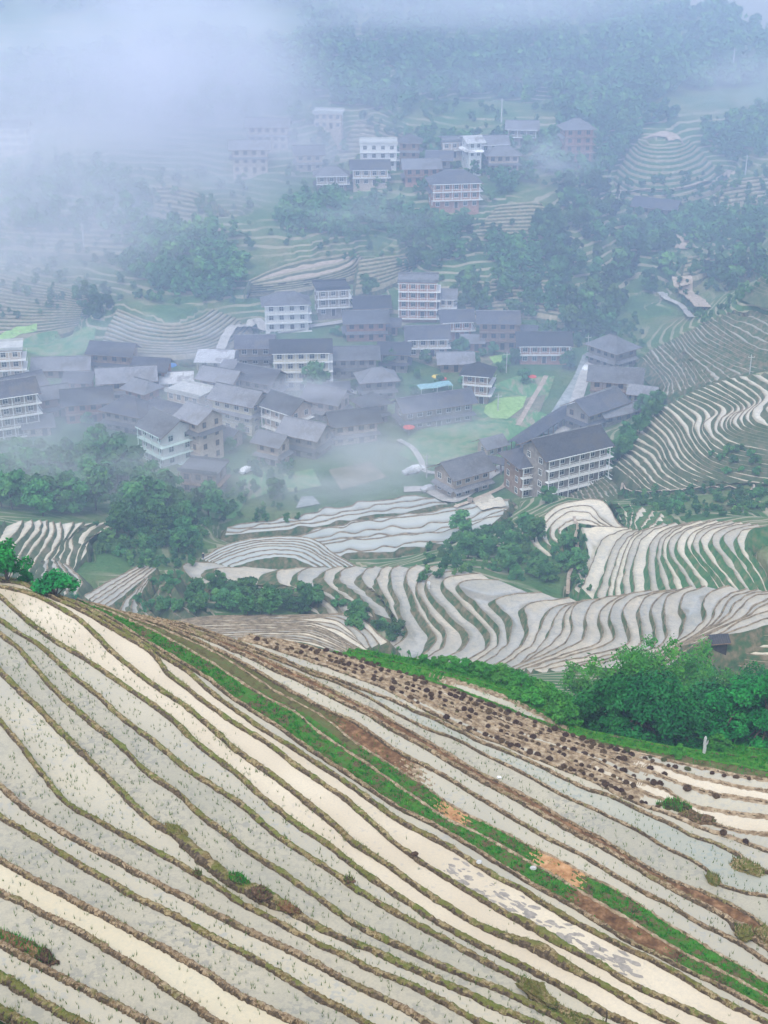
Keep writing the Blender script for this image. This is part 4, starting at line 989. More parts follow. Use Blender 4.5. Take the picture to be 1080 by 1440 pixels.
def roof_mesh(w, d, over, rise, kind, mat, th=.16):
    m = MB(); W = w / 2 + over; D = d / 2 + over
    sag = .12
    if kind == 'flat':
        m.box(-W + over * .6, W - over * .6, -D + over * .6, D - over * .6, 0, .28)
        m.box(-W + over * .6, W - over * .6, -D + over * .6, -D + over * .6 + .2, .28, .9)
        m.box(-W + over * .6, W - over * .6, D - over * .6 - .2, D - over * .6, .28, .9)
        return m.me('roof', [mat, 'rail_white'])
    if kind == 'shed':
        for (x0, x1) in ((-W, W),):
            m.quad([(x0, -D, 0), (x1, -D, 0), (x1, D, rise), (x0, D, rise)])
            m.quad([(x0, -D, -th), (x0, D, rise - th), (x1, D, rise - th), (x1, -D, -th)])
            m.quad([(x0, -D, -th), (x1, -D, -th), (x1, -D, 0), (x0, -D, 0)]); m.quad([(x1, D, rise - th), (x0, D, rise - th), (x0, D, rise), (x1, D, rise)])
            m.quad([(x0, D, rise - th), (x0, -D, -th), (x0, -D, 0), (x0, D, rise)]); m.quad([(x1, -D, -th), (x1, D, rise - th), (x1, D, rise), (x1, -D, 0)])
        return m.me('roof', [mat])
    hip = {'gable': 0.0, 'hip': .9, 'halfhip': .45}[kind] * D
    rx = W - hip
    # two long slopes with a slight concave sag, drawn in three courses
    for sgn in (-1, 1):
        prof = [(D, -.0), (D * .66, rise * .30), (D * .33, rise * .63), (0, rise)]
        for (ya, za), (yb, zb) in zip(prof[:-1], prof[1:]):
            xa = W - hip * (1 - ya / D); xb = W - hip * (1 - yb / D)
            up = [(-xa, sgn * ya, za), (xa, sgn * ya, za), (xb, sgn * yb, zb), (-xb, sgn * yb, zb)]
            lo = [(x, y, z - th) for x, y, z in up]
            if sgn < 0: m.quad(up); m.quad(lo[::-1])
            else: m.quad(up[::-1]); m.quad(lo)
            for s2 in (-1, 1):
                q = [(s2 * xa, sgn * ya, za), (s2 * xb, sgn * yb, zb), (s2 * xb, sgn * yb, zb - th), (s2 * xa, sgn * ya, za - th)]
                if hip == 0: m.quad(q, 1)
        m.quad([(-W, sgn * D, -th), (W, sgn * D, -th), (W, sgn * D, 0), (-W, sgn * D, 0)], 1)
    if hip:
        for s2 in (-1, 1):
            prof = [(1, 0), (.66, .30), (.33, .63), (0, 1)]
            for (a, za), (b, zb) in zip(prof[:-1], prof[1:]):
                xa = s2 * (rx + hip * a); xb = s2 * (rx + hip * b)
                ya, yb = D * a if True else 0, D * b
                m.quad([(xa, -ya, za * rise), (xa, ya, za * rise), (xb, yb, zb * rise), (xb, -yb, zb * rise)])
                m.quad([(xa, -ya, za * rise - th), (xb, -yb, zb * rise - th), (xb, yb, zb * rise - th), (xa, ya, za * rise - th)])
            m.quad([(s2 * W, -D, -th), (s2 * W, D, -th), (s2 * W, D, 0), (s2 * W, -D, 0)], 1)
    return m.me('roof', [mat, 'rail_wood' if 'white' not in mat else 'rail_white'])

def house(px, py, w, d, fl, yaw, roof='gable', rmat='roof_tile', wall='timber', trim='b', style='windows', label='', fh=2.9, rise=None, over=1.0, lift=0.0, group='village houses on the valley floor', pos=None, name='timber_house', sides=True, cat='house'):
    if pos is None:
        g = at(px, py)
        if g is None: return None
        x, y = g.x, g.y
        yr = R_(yaw)
        y += d / 2 * .6
    else: x, y = pos
    yr = R_(yaw); hut_ = name == 'field_hut'
    if not hut_: w *= .86; d *= .88
    ca, sa = math.cos(yr), math.sin(yr)
    zs = [gz(x + ca * a * w / 2 - sa * b * d / 2, y + sa * a * w / 2 + ca * b * d / 2, 10) for a in (-1, 0, 1) for b in (-1, 0, 1)]
    z0 = sorted(zs)[4] + lift; zmin = min(zs)
    rt = empty(name, (x, y, z0), yr); tag(rt, label, cat, group)
    H = fl * fh
    tr = {'w': 'rail_white', 'b': 'rail_wood', 'g': 'rail_green'}[trim]
    m = MB(); m.box(-w / 2, w / 2, -d / 2, d / 2, min(zmin - z0, 0) - 1.0, H)
    rise_ = rise if rise is not None else min(d, w) * .30
    if roof in ('gable',):
        for s2 in (-1, 1):
            x_ = s2 * w / 2
            m.quad([(x_, -d / 2, H), (x_, d / 2, H), (x_, 0, H + rise_ * .93)] if s2 > 0 else [(x_, d / 2, H), (x_, -d / 2, H), (x_, 0, H + rise_ * .93)])
    m.build('wall', [wall], rt)
    r = link('roof', roof_mesh(w, d, over, rise_ * (1 + over / d * 1.6) if roof not in ('flat', 'shed') else rise_, roof, rmat), rt)
    r.location = (0, 0, H - (0.18 if roof not in ('flat',) else 0))
    if roof in ('gable', 'hip', 'halfhip') and w > 6:
        hp = {'gable': 0.0, 'hip': .9, 'halfhip': .45}[roof] * (d / 2 + over)
        m = MB(); m.tube([(-(w / 2 + over - hp), 0, .06), (w / 2 + over - hp, 0, .06)], .16, 5)
        q = m.build('ridge', ['roof_tile_pale'], r); q.location = (0, 0, rise_ * (1 + over / d * 1.6))
    if fl >= 2 and style in ('windows', 'balcony') and not hut_ and roof != 'flat' and trim != 'g':
        ez = fh * (1 if fl == 2 else fl - 1) - .35; m = MB()
        s2 = -1 if yaw >= 0 else 1
        for a_, b_ in ((-w / 2 - .6, w / 2 + .6),):
            dd_ = 1.5 if style == 'windows' else 0
            if dd_:
                m.quad([(a_, -d / 2 - dd_, ez - .2), (b_, -d / 2 - dd_, ez - .2), (b_, -d / 2 - .003, ez + .35), (a_, -d / 2 - .003, ez + .35)])
                m.quad([(a_, -d / 2 - dd_, ez - .3), (a_, -d / 2 - .003, ez + .25), (b_, -d / 2 - .003, ez + .25), (b_, -d / 2 - dd_, ez - .3)])
                m.quad([(a_, -d / 2 - dd_, ez - .3), (b_, -d / 2 - dd_, ez - .3), (b_, -d / 2 - dd_, ez - .2), (a_, -d / 2 - dd_, ez - .2)])
        x_ = s2 * w / 2
        m.quad([(x_ + s2 * 1.4, -d / 2 - .4, ez - .2), (x_ + s2 * 1.4, d / 2, ez - .2), (x_ + s2 * .003, d / 2, ez + .35), (x_ + s2 * .003, -d / 2 - .4, ez + .35)][::s2])
        m.quad([(x_ + s2 * 1.4, -d / 2 - .4, ez - .3), (x_ + s2 * .003, -d / 2 - .4, ez + .25), (x_ + s2 * .003, d / 2, ez + .25), (x_ + s2 * 1.4, d / 2, ez - .3)][::s2])
        m.build('eave', [rmat], rt)
    if style == 'none': return rt
    if style == 'open':      # an open timber hall: posts under the roof
        return rt
    nb = max(2, int(round(w / 3.0)))
    fl0 = 0
    for f in range(fl):
        zf = f * fh
        balc = style in ('balcony', 'gallery') and f >= (0 if style == 'gallery' else 1)
        if balc:
            b = MB(); bd = 1.25
            b.box(-w / 2 - .3, w / 2 + .3, -d / 2 - bd, -d / 2 - .003, zf - .16, zf)
            b.box(-w / 2 - .3, w / 2 + .3, -d / 2 - bd, -d / 2 - bd + .07, zf + .82, zf + .92)
            if sides:
                b.box(w / 2 + .003, w / 2 + bd, -d / 2 - bd + .1, d / 2, zf - .162, zf - .002); b.box(w / 2 + bd - .07, w / 2 + bd, -d / 2 - bd + .08, d / 2, zf + .823, zf + .923)
            for i in range(nb + 1):
                xx = -w / 2 + i * w / nb
                b.box(xx - .09, xx + .09, -d / 2 - bd + .072, -d / 2 - bd + .24, zf + .002, zf + fh - .17)
            for i in range(nb * 5):
                xx = -w / 2 + (i + .5) * w / (nb * 5)
                b.box(xx - .025, xx + .025, -d / 2 - bd + .01, -d / 2 - bd + .06, zf + .002, zf + .818)
            b.build('balcony', [tr], rt)
        else:
            b = MB(); b.box(-w / 2 - .06, w / 2 + .06, -d / 2 - .06, -d / 2 - .002, zf + fh - .16, zf + fh - .02)
            if f < fl - 1: b.build('beam', [tr], rt)
        wm = window_mesh(1.3 if w > 8 else 1.0, 1.35, trim)
        for i in range(nb):
            if f == 0 and i == nb // 2:
                dm = MB(); dm.box(-.6, .6, -.05, .05, .02, 2.1, 0); dm.box(-.7, -.602, -.08, .05, .02, 2.2, 1); dm.box(.602, .7, -.08, .05, .02, 2.2, 1)
                q = dm.build('door', ['shade_dark', tr], rt); q.location = (-w / 2 + (i + .5) * w / nb, -d / 2 - .01, zf); continue
            q = link('window', wm, rt); q.location = (-w / 2 + (i + .5) * w / nb, -d / 2 - .01, zf + .85)
        if sides:
            ns = max(1, int(d / 3.6))
            for s2 in ((1,) if yaw < 0 else (-1,)):
                for i in range(ns):
                    q = link('window', wm, rt); q.location = (s2 * (w / 2 + .01), -d / 2 + (i + .5) * d / ns, zf + .85); q.rotation_euler.z = s2 * math.pi / 2
    if (style == 'gallery' or trim == 'w') and w > 4:
        b = MB(); b.box(-w / 2 - .5, w / 2 + .5, -d / 2 - (1.4 if style != 'windows' else .5), -d / 2 - (1.28 if style != 'windows' else .4), H - .30, H - .1)
        b.build('fascia', [tr], rt)
    return rt

GV = 'village houses on the valley floor'; GU = 'hillside houses high above the village'; GM = 'guest houses on the slope behind the village'
HS = [
 # lower left quarter
 (14,612,15,9,4,28,'gable','roof_tile','timber_grey','w','gallery','four storey guest house with white rounded balconies at the left edge, above the misty wood',GV),
 (8,545,11,8,4,12,'flat','concrete','timber_pale','w','balcony','pinkish flat roofed house rising behind the balconied guest house at the left edge',GV),
 (72,585,8,7,2,20,'gable','roof_tile_pale','brick','b','windows','small brick red house beside the balconied guest house at the left edge',GV),
 (122,592,14,9,2,14,'gable','roof_tile','timber_red','b','balcony','orange brown timber house with a long dark roof above the left wood',GV),
 (178,560,16,9,2,8,'gable','roof_tile_pale','timber_pale','b','windows','pale walled house under a broad grey roof behind the orange brown house',GV),
 (184,606,14,10,2,-24,'hip','roof_tile','timber_grey','b','windows','low house with a broad charcoal roof left of the mint trimmed guest house',GV),
 (236,650,12,11,3,-52,'gable','roof_tile_pale','plaster_white','g','gallery','three storey guest house with mint and white balconies at the edge of the left wood',GV),
 (284,648,8,9,4,-40,'gable','roof_tile_pale','timber_pale','b','windows','tall narrow pale house directly behind the mint trimmed guest house',GV),
 (286,692,10,8,2,-20,'flat','roof_tile_pale','timber_grey','b','balcony','low flat roofed open house below the tall narrow pale house',GV),
 (86,530,17,8,1,6,'gable','roof_tile_pale','timber','b','windows','long low house with a weathered grey roof under the green field at far left',GV),
 (160,522,14,8,2,-8,'gable','roof_tile','timber','b','windows','dark roofed house at the foot of the curved terraces at left',GV),
 (30,570,13,8,2,30,'gable','roof_tile','timber','b','windows','dark roof house squeezed behind the left edge guest house',GV),
 (215,545,10,8,2,-10,'gable','roof_tile','timber_red','b','windows','reddish gabled house in the middle of the left quarter',GV),
 (305,520,11,6,1,-4,'shed','roof_white','plaster_white','w','windows','low shed with a white metal roof below the curved road',GV),
 (268,580,12,8,2,-34,'flat','concrete','timber_pale','w','windows','flat roofed house with a white parapet behind the tall narrow pale house',GV),
 (238,610,10,8,2,-30,'gable','roof_tile','timber_grey','b','windows','dark gabled house touching the back of the mint trimmed guest house',GV),
 (338,606,15,9,3,-26,'gable','roof_tile_pale','plaster_cream','w','windows','three storey pinkish plaster house with square windows in the mist centre left',GV),
 (405,618,11,9,3,-38,'gable','roof_tile_pale','timber_pale','w','balcony','pale gabled guest house with white balconies right of the pinkish plaster house',GV),
 (365,560,14,9,2,-24,'gable','roof_tile','timber_grey','b','windows','long dark roofed house in front of the cream guest house',GV),
 (312,560,11,8,2,-24,'gable','roof_tile_pale','timber','b','windows','weathered grey roofed house left of the long dark roofed house',GV),
 (360,540,11,8,4,2,'gable','roof_tile','timber_grey','w','windows','grey four storey house joined to the left of the cream guest house',GV),
 (424,547,17,8,4,4,'gable','roof_tile','plaster_cream','w','balcony','cream four storey guest house with white balcony frames in the village centre',GV),
 (495,530,15,8,2,4,'gable','roof_tile_pale','timber_grey','b','windows','grey roofed low house right of the cream guest house',GV),
 (555,522,9,7,2,-6,'gable','roof_tile','timber_grey','b','windows','small dark roofed house beside the round bush in the village centre',GV),
 (530,560,12,8,2,12,'hip','roof_tile_pale','timber_grey','b','windows','house with a hipped grey roof half lost in mist left of the turquoise awning',GV),
 (460,590,12,9,2,-20,'gable','roof_tile_pale','timber_pale','b','windows','faint gabled house in the mist below the parked vans',GV),
 (495,622,13,8,2,22,'gable','roof_tile_pale','timber_pale','b','windows','faint pale house in the thickest mist beside the green garden plots',GV),
 (430,640,12,9,2,-30,'gable','roof_tile_pale','timber_grey','b','windows','lowest house in the mist left of the valley mist bank',GV),
 (610,598,23,8,2,24,'gable','roof_tile','timber_grey','w','windows','long dark roofed hall with a white lower wall beside the garden plots',GV),
 (672,566,8,8,3,-14,'hip','roof_tile','timber','w','balcony','tall square pavilion with stacked dark roofs at the corner of the garden plots',GV),
 (640,522,10,7,1,8,'gable','roof_tile_pale','timber','b','windows','low house with a pale roof behind the square pavilion',GV),
 # slope behind
 (402,464,15,9,3,10,'hip','roof_tile_pale','plaster_white','w','gallery','white three storey guest house with open balconies above the curved road',GM),
 (466,446,12,9,3,8,'flat','roof_tile','timber_grey','w','balcony','dark unfinished looking flat topped house right of the white guest house',GM),
 (514,478,14,8,2,4,'gable','roof_tile_pale','timber_red','b','windows','low reddish brown house below the dark flat topped house',GM),
 (522,446,11,8,1,2,'gable','roof_tile','timber_grey','b','windows','single storey charcoal roofed house between the flat topped house and the tall brown hotel',GM),
 (588,450,14,9,4,-4,'flat','roof_tile_pale','timber_red','w','gallery','tall four storey brown hotel with white topped balconies on the slope',GM),
 (628,446,5,7,2,-4,'shed','roof_tile_pale','timber_pale','w','balcony','small two storey annex against the right side of the tall brown hotel',GM),
 (600,502,13,9,2,4,'gable','roof_tile','timber_pale','w','balcony','timber guest house with a pale balcony band and white parasols below the brown hotel',GM),
 (641,478,10,8,2,6,'gable','roof_tile','timber_red','w','balcony','reddish timber house with a white floor band left of the paired dark houses',GM),
 (700,492,12,8,3,-4,'gable','roof_tile','timber','b','balcony','three floor timber house under a dark roof, behind the duckweed pond',GM),
 (764,510,16,9,2,-4,'gable','roof_tile','timber_red','w','balcony','red brown timber house with a white base wall above the road junction',GM),
 # right quarter
 (650,694,13,9,2,34,'gable','roof_tile_pale','timber_pale','w','windows','timber house with a grey gable roof at the foot of the garden plots',GV),
 (794,692,19,11,4,26,'gable','roof_tile','timber_grey','w','gallery','large four storey timber hotel with white balcony rails above the spiral terraces',GV),
 (744,694,11,10,3,26,'hip','roof_tile','timber','w','gallery','lower hipped front wing of the large timber hotel',GV),
 (838,600,17,9,2,44,'gable','roof_tile','timber_grey','b','windows','dark double roofed hall between the stream and the large timber hotel',GV),
 (872,592,15,4,1,34,'gable','roof_tile_pale','timber_grey','b','windows','narrow grey roofed outbuilding pointing up the slope right of the double roofed hall',GV),
 (866,560,15,9,2,-14,'gable','roof_tile_pale','timber_pale','b','balcony','pinkish timber house with a grey roof where the terraced hill meets the village',GV),
 (862,516,12,10,2,-48,'hip','roof_tile_pale','timber_grey','b','windows','grey hipped house nearest the foot of the wooded gully',GV),
 (845,578,10,7,1,40,'gable','roof_tile','timber_grey','b','windows','low dark roofed shed between the pinkish house and the double roofed hall',GV),
 # upper village
 (466,272,13,8,2,0,'hip','roof_tile_pale','timber_grey','w','balcony','leftmost clear house of the upper village, with a white base rail',GU),
 (520,264,13,8,2,6,'gable','roof_tile','timber_pale','w','balcony','upper village house with a charcoal roof and white window band',GU),
 (532,238,14,8,3,2,'flat','concrete','plaster_white','w','balcony','pale flat topped house at the upper left of the upper village',GU),
 (576,236,8,8,3,-10,'hip','roof_tile_pale','timber','b','windows','narrow brown house right of the pale flat topped one in the upper village',GU),
 (592,260,13,8,2,8,'gable','roof_tile_pale','timber_red','b','balcony','brownish house in the centre of the upper village',GU),
 (638,296,19,11,3,8,'hip','roof_tile','timber_red','w','balcony','largest red brown guest house at the front of the upper village',GU),
 (618,250,9,8,2,0,'gable','roof_tile','timber_grey','b','windows','dark roofed house tucked behind the largest red brown guest house',GU),
 (636,224,11,8,2,10,'flat','roof_tile_pale','timber_pale','w','balcony','flat house with a pale curved roof edge at the back of the upper village',GU),
 (663,246,6,10,4,14,'gable','roof_white','plaster_white','w','windows','narrow white gabled house, the brightest of the upper village',GU),
 (692,228,11,8,2,12,'gable','roof_tile_pale','plaster_white','w','balcony','long grey roofed wing behind the narrow white gabled house',GU),
 (706,252,13,8,3,4,'hip','roof_tile_pale','timber_pale','b','windows','pinkish house at the right end of the upper village',GU),
 (734,206,12,8,2,0,'gable','roof_tile_pale','timber_grey','w','balcony','house below the bare tan field above the upper village',GU),
 (809,240,11,10,5,4,'hip','roof_tile_pale','timber_red','b','balcony','isolated five storey tower like house right of the upper village',GU),
 (924,304,16,8,1,-22,'gable','roof_tile','timber_grey','b','windows','isolated long dark roofed barn under the round terraced knoll',GU),
 (462,184,13,8,2,0,'flat','concrete','timber_pale','w','windows','pale flat topped house on the wooded slope above the upper village',GU),
 (378,214,16,8,3,0,'gable','roof_tile_pale','timber_pale','b','windows','pinkish house fading into the thick fog left of the upper village',GU),
 (352,248,16,8,3,4,'gable','roof_tile_pale','timber_pale','b','windows','broad house almost lost in the fog below the pinkish fading one',GU),
 (434,240,10,8,2,2,'gable','roof_tile_pale','timber_pale','w','windows','small pale house between the fog and the leftmost clear upper house',GU),
 (22,216,12,8,3,6,'gable','roof_tile_pale','timber_pale','w','balcony','ghostly house in the fog near the left edge, lower of the two',GU),
 (12,140,12,8,2,6,'gable','roof_tile_pale','timber_pale','w','windows','ghostly house in the fog near the left edge, upper of the two',GU),
 # small buildings in the gaps
 (52,612,7,6,1,22,'gable','roof_tile_pale','timber_pale','b','windows','small pale shed in front of the brick red house by the left wood',GV),
 (112,548,8,6,1,-6,'gable','roof_tile','timber_red','b','windows','small reddish outhouse between the long low house and the orange brown house',GV),
 (200,575,8,7,2,-30,'halfhip','roof_tile_pale','timber_red','b','windows','small orange gabled house pressed behind the broad charcoal roof at left',GV),
 (248,548,8,6,1,6,'gable','roof_white','timber_pale','w','windows','small shed with a pale metal roof behind the white parapet house',GV),
 (330,535,8,6,1,-14,'shed','roof_tile_pale','timber_pale','b','windows','lean to shed below the white metal roofed one',GV),
 (388,585,8,6,1,-30,'gable','roof_tile_pale','timber_pale','b','windows','small outbuilding between the pinkish plaster house and the long dark roof',GV),
 (470,562,7,5,1,10,'gable','roof_tile','timber_pale','b','windows','garage like shed just behind the two parked vans',GV),
 (522,595,8,7,2,30,'hip','roof_tile_pale','timber_grey','b','windows','small hipped house in the mist at the left end of the long hall',GV),
 (318,628,7,6,1,-36,'gable','roof_tile','timber_pale','b','windows','small dark roofed shed beside the lane with the white cars',GV),
 (384,652,8,6,2,-30,'gable','roof_tile_pale','timber_pale','b','windows','faint small house in the mist above the lowest white car',GV),
 (548,470,6,5,1,2,'gable','roof_tile','timber','b','windows','small shed beside the reddish brown house on the slope',GM),
 (664,494,6,5,1,6,'gable','roof_tile_pale','timber_red','b','windows','small roofed store between the reddish timber house and the three floor one',GM),
 (738,480,7,5,1,-10,'gable','roof_tile','timber_grey','b','windows','dark shed up the slope behind the red brown timber house',GM),
 (690,640,6,5,1,30,'gable','roof_tile_pale','timber_pale','w','windows','small white walled hut beside the short covered footbridge',GV),
 (905,566,7,5,1,-20,'gable','roof_tile_pale','timber_pale','b','windows','small pale hut on the bank right of the pinkish timber house',GV),
 # the little field hut
 (1010,910,2.0,1.7,1,10,'gable','roof_tile','shade_dark','b','none','small dark roofed field hut among the terraces behind the near wood','field hut'),
]
NH = 0
for (px, py, w_, d_, fl, yw, rf, rm, wl, tr, st, lb, gp) in HS:
    hut = gp == 'field hut'
    r = house(px, py, w_ * random.uniform(.9, 1.08), d_, fl, yw + random.uniform(-5, 5), rf, rm, wl, tr, st, lb, group=None if hut else gp, fh=.6 if hut else 2.9, name='field_hut' if hut else 'timber_house', over=.35 if hut else 1.35, cat='hut' if hut else 'house')
    if r is not None: NH += 1
print('houses', NH)

# a terrace with a pool-blue awning, garden plots, ponds, lanes
def sheet(name, px, dz, mat, n=26, cat=None, label=None, kind='structure', flat=False, thick=.5):
    P = [at(x, y) for x, y in px]
    P = [p for p in P if p is not None]
    if len(P) < 3: return None
    bm = bmesh.new()
    if flat: zz = sum(p.z for p in P) / len(P)
    vs = [bm.verts.new((p.x, p.y, zz if flat else p.z)) for p in P]
    f = bm.faces.new(vs)
    if not flat:
        bmesh.ops.triangulate(bm, faces=[f])
        for _ in range(4):
            es = [e for e in bm.edges if e.calc_length() > 1.6]
            if not es: break
            bmesh.ops.subdivide_edges(bm, edges=es, cuts=1, use_grid_fill=False)
            bmesh.ops.triangulate(bm, faces=bm.faces[:])
        for v in bm.verts: v.co.z = gz(v.co.x, v.co.y, v.co.z) + dz
    else:
        for v in bm.verts: v.co.z += dz
        r = bmesh.ops.extrude_face_region(bm, geom=bm.faces[:])
        for e in r['geom']:
            if isinstance(e, bmesh.types.BMVert): e.co.z -= thick + dz
    bmesh.ops.recalc_face_normals(bm, faces=bm.faces[:])
    me = bpy.data.meshes.new(name); bm.to_mesh(me); bm.free(); me.materials.append(MAT[mat])
    o = link(name, me); tag(o, label, cat, kind=kind); return o
def lane(name, px, wd, mat, dz=.12, n=90, kind='structure'):
    p = catmull(px, n); P = []
    for x, y in p:
        q = at(x, y)
        if q is not None and (not P or (q - P[-1]).length < 40): P.append(q)
    P = np.array([tuple(q) for q in P]); 
    nn = normals2d(P); V = []
    for s in (-1, -.33, .33, 1):
        Q = P.copy(); Q[:, :2] += nn * wd / 2 * s
        Q[:, 2] = [gz(a, b, c) + dz for a, b, c in Q]
        V.append(Q)
    V = np.stack(V); k = np.ones(5) / 5
    zc = V[:, :, 2].max(0); zc = np.convolve(np.pad(zc, 2, mode='edge'), k, 'valid'); V[:, :, 2] = zc[None] + .05
    o = link(name, mesh(name, V.reshape(-1, 3), grid_faces(4, V.shape[1]), [mat])); tag(o, kind=kind); return o
sheet('garden', [(560,640),(580,610),(640,585),(700,540),(725,530),(780,530),(770,560),(740,600),(700,640),(640,652),(590,655)], .22, 'field_green')
for pl, mt in (([(690,640),(715,600),(745,575),(770,585),(730,625),(700,648)], 'field_rows'), ([(600,655),(650,600),(700,585),(715,600),(680,640),(640,655)], 'field_green'), ([(700,540),(722,532),(776,532),(768,552),(735,560)], 'field_rows'),
               ([(735,562),(768,556),(760,580),(728,590),(712,588)], 'field_fallow'), ([(640,660),(700,622),(722,628),(690,652)], 'field_rows')):
    sheet('garden', pl, .34, mt)
for pl, mt in (([(335,672),(372,664),(392,690),(350,704)], 'field_rows'), ([(398,668),(440,660),(452,684),(406,694)], 'field_green'), ([(462,662),(520,650),(545,672),(480,690)], 'field_fallow'), ([(300,700),(345,708),(330,730),(292,728)], 'field_rows')):
    sheet('field', pl, .25, mt)
sheet('pond', [(683,572),(700,562),(741,559),(735,575),(714,591),(690,590),(680,582)], .45, 'pond_scum')
sheet('pond', [(688,503),(724,499),(722,507),(695,513)], .3, 'pond_scum')
sheet('field', [(-10,478),(20,462),(52,456),(52,466),(20,476),(0,482)], .3, 'pond_scum')
sheet('field', [(30,480),(80,466),(135,462),(130,496),(85,510),(20,490)], .22, 'field_green')
sheet('pond', [(665,704),(690,696),(706,702),(712,713),(680,719),(668,712)], .35, 'mid_water_cream')
sheet('pond', [(416,716),(424,700),(440,699),(450,711)], .35, 'river_water')
sheet('paddy_water', [(465,500),(490,492),(530,487),(556,488),(545,493),(505,498),(480,502)], .4, 'path_earth')
sheet('paddy_water', [(430,512),(520,492),(560,492),(560,500),(500,506),(440,520)], .2, 'field_green')
sheet('paddy_water', [(299,330),(303,318),(312,320),(316,330),(306,338)], .3, 'path_earth')
sheet('terrace_ground', [(902,196),(920,189),(950,190),(968,198),(940,200)], .5, 'path_earth')
sheet('terrace_ground', [(560,480),(640,505),(700,500),(690,515),(620,520),(560,500)], .2, 'field_fallow')
lane('river', [(772,612),(782,590),(795,568),(806,550),(818,530),(830,500)], 4.5, 'river_water', .1)
lane('road', [(784,622),(800,590),(812,560),(822,530),(832,512),(850,495),(880,482)], 3.4, 'road_concrete', .3)
lane('road', [(310,500),(318,478),(332,464),(360,464),(400,467),(440,460),(500,452)], 3.0, 'road_concrete', .3)
lane('road', [(568,690),(600,690),(640,704),(690,668),(715,655)], 3.2, 'road_concrete', .3)
lane('road', [(955,400),(962,412),(975,425),(988,440)], 5, 'path_earth', .3)
lane('path', [(928,414),(940,425),(955,432),(972,450)], 2.2, 'road_concrete', .3)
lane('path', [(950,330),(962,342),(958,352)], 5, 'path_earth', .3)
lane('path', [(820,292),(880,272),(940,268),(1000,258),(1040,240)], 1.6, 'path_earth', .3)
lane('path', [(560,620),(580,632),(592,650),(600,665),(640,668)], 1.6, 'road_concrete', .4)
lane('path', [(728,600),(745,570),(760,545),(768,530)], 1.4, 'path_earth', .4)
lane('path', [(870,690),(905,697),(960,694),(1010,690),(1080,693)], .5, 'path_earth', .3)
lane('path', [(808,765),(812,745),(807,730)], .6, 'path_earth', .3)
lane('path', [(798,838),(800,815),(808,790),(812,770)], .7, 'path_earth', .3)
lane('path', [(640,715),(700,690),(712,680)], 1.2, 'path_earth', .3)

# covered corridor from the garden plots to the hotel: one long roof on posts
def corridor(pts, wd, label, name='covered_bridge'):
    P = [at(x, y) for x, y in pts]
    z = max(p.z for p in P) + 2.9
    rt = empty(name, (P[0].x, P[0].y, P[0].z)); tag(rt, label, 'bridge')
    O = Vector((P[0].x, P[0].y, P[0].z))
    m = MB(); po = MB(); fl_ = MB()
    for a, b in zip(P[:-1], P[1:]):
        t = Vector((b.x - a.x, b.y - a.y, 0)); L = t.length; t.normalize(); n = Vector((t.y, -t.x, 0))
        for s in (-1, 1):
            m.quad([Vector((a.x, a.y, z + 1.2)) - O, Vector((b.x, b.y, z + 1.2)) - O, Vector((b.x, b.y, z)) + n * wd / 2 * s - O, Vector((a.x, a.y, z)) + n * wd / 2 * s - O])
            m.quad([Vector((a.x, a.y, z + 1.0)) - O, Vector((a.x, a.y, z - .2)) + n * wd / 2 * s - O, Vector((b.x, b.y, z - .2)) + n * wd / 2 * s - O, Vector((b.x, b.y, z + 1.0)) - O])
            m.quad([Vector((a.x, a.y, z)) + n * wd / 2 * s - O, Vector((b.x, b.y, z)) + n * wd / 2 * s - O, Vector((b.x, b.y, z - .2)) + n * wd / 2 * s - O, Vector((a.x, a.y, z - .2)) + n * wd / 2 * s - O])
        k = int(L / 3) + 1
        for i in range(k):
            c = Vector((a.x, a.y, 0)).lerp(Vector((b.x, b.y, 0)), i / k)
            for s in (-1, 1):
                q = c + n * (wd / 2 - .5) * s - Vector((O.x, O.y, 0)); po.box(q.x - .12, q.x + .12, q.y - .12, q.y + .12, -2.5, z - O.z + .1)
    m.build('roof', ['roof_tile'], rt); po.build('post', ['rail_wood'], rt)
    return rt
corridor([(722,640),(748,622),(775,604),(800,588)], 5.0, 'long dark roofed covered corridor on posts leading to the large timber hotel')
corridor([(678,662),(700,664),(716,668)], 3.2, 'short covered footbridge in front of the large timber hotel')

# turquoise awning with parasols beside the long hall
g = at(612, 552)
rt = empty('awning', (g.x, g.y, g.z), R_(22)); rt.scale = (.8, .7, .7); tag(rt, 'turquoise canvas awning beside the long dark roofed hall', 'awning')
m = MB()
for i in range(8):
    x0, x1 = -6.5 + i * 1.6, -6.5 + (i + 1) * 1.6
    za, zb = 3.0 + .18 * math.sin(i * 1.3), 3.0 + .18 * math.sin((i + 1) * 1.3)
    m.quad([(x0, -2.2, za), (x1, -2.2, zb), (x1, 2.2, zb + .6), (x0, 2.2, za + .6)]); m.quad([(x0, 2.2, za + .55), (x1, 2.2, zb + .55), (x1, -2.2, zb - .05), (x0, -2.2, za - .05)])
m.build('canopy', ['roof_turquoise'], rt)
for sx in (-6.2, 0, 6):
    for sy in (-2, 2):
        m = MB(); m.box(sx - .06, sx + .06, sy - .06, sy + .06, -1, 3.0); m.build('post', ['rail_white'], rt)
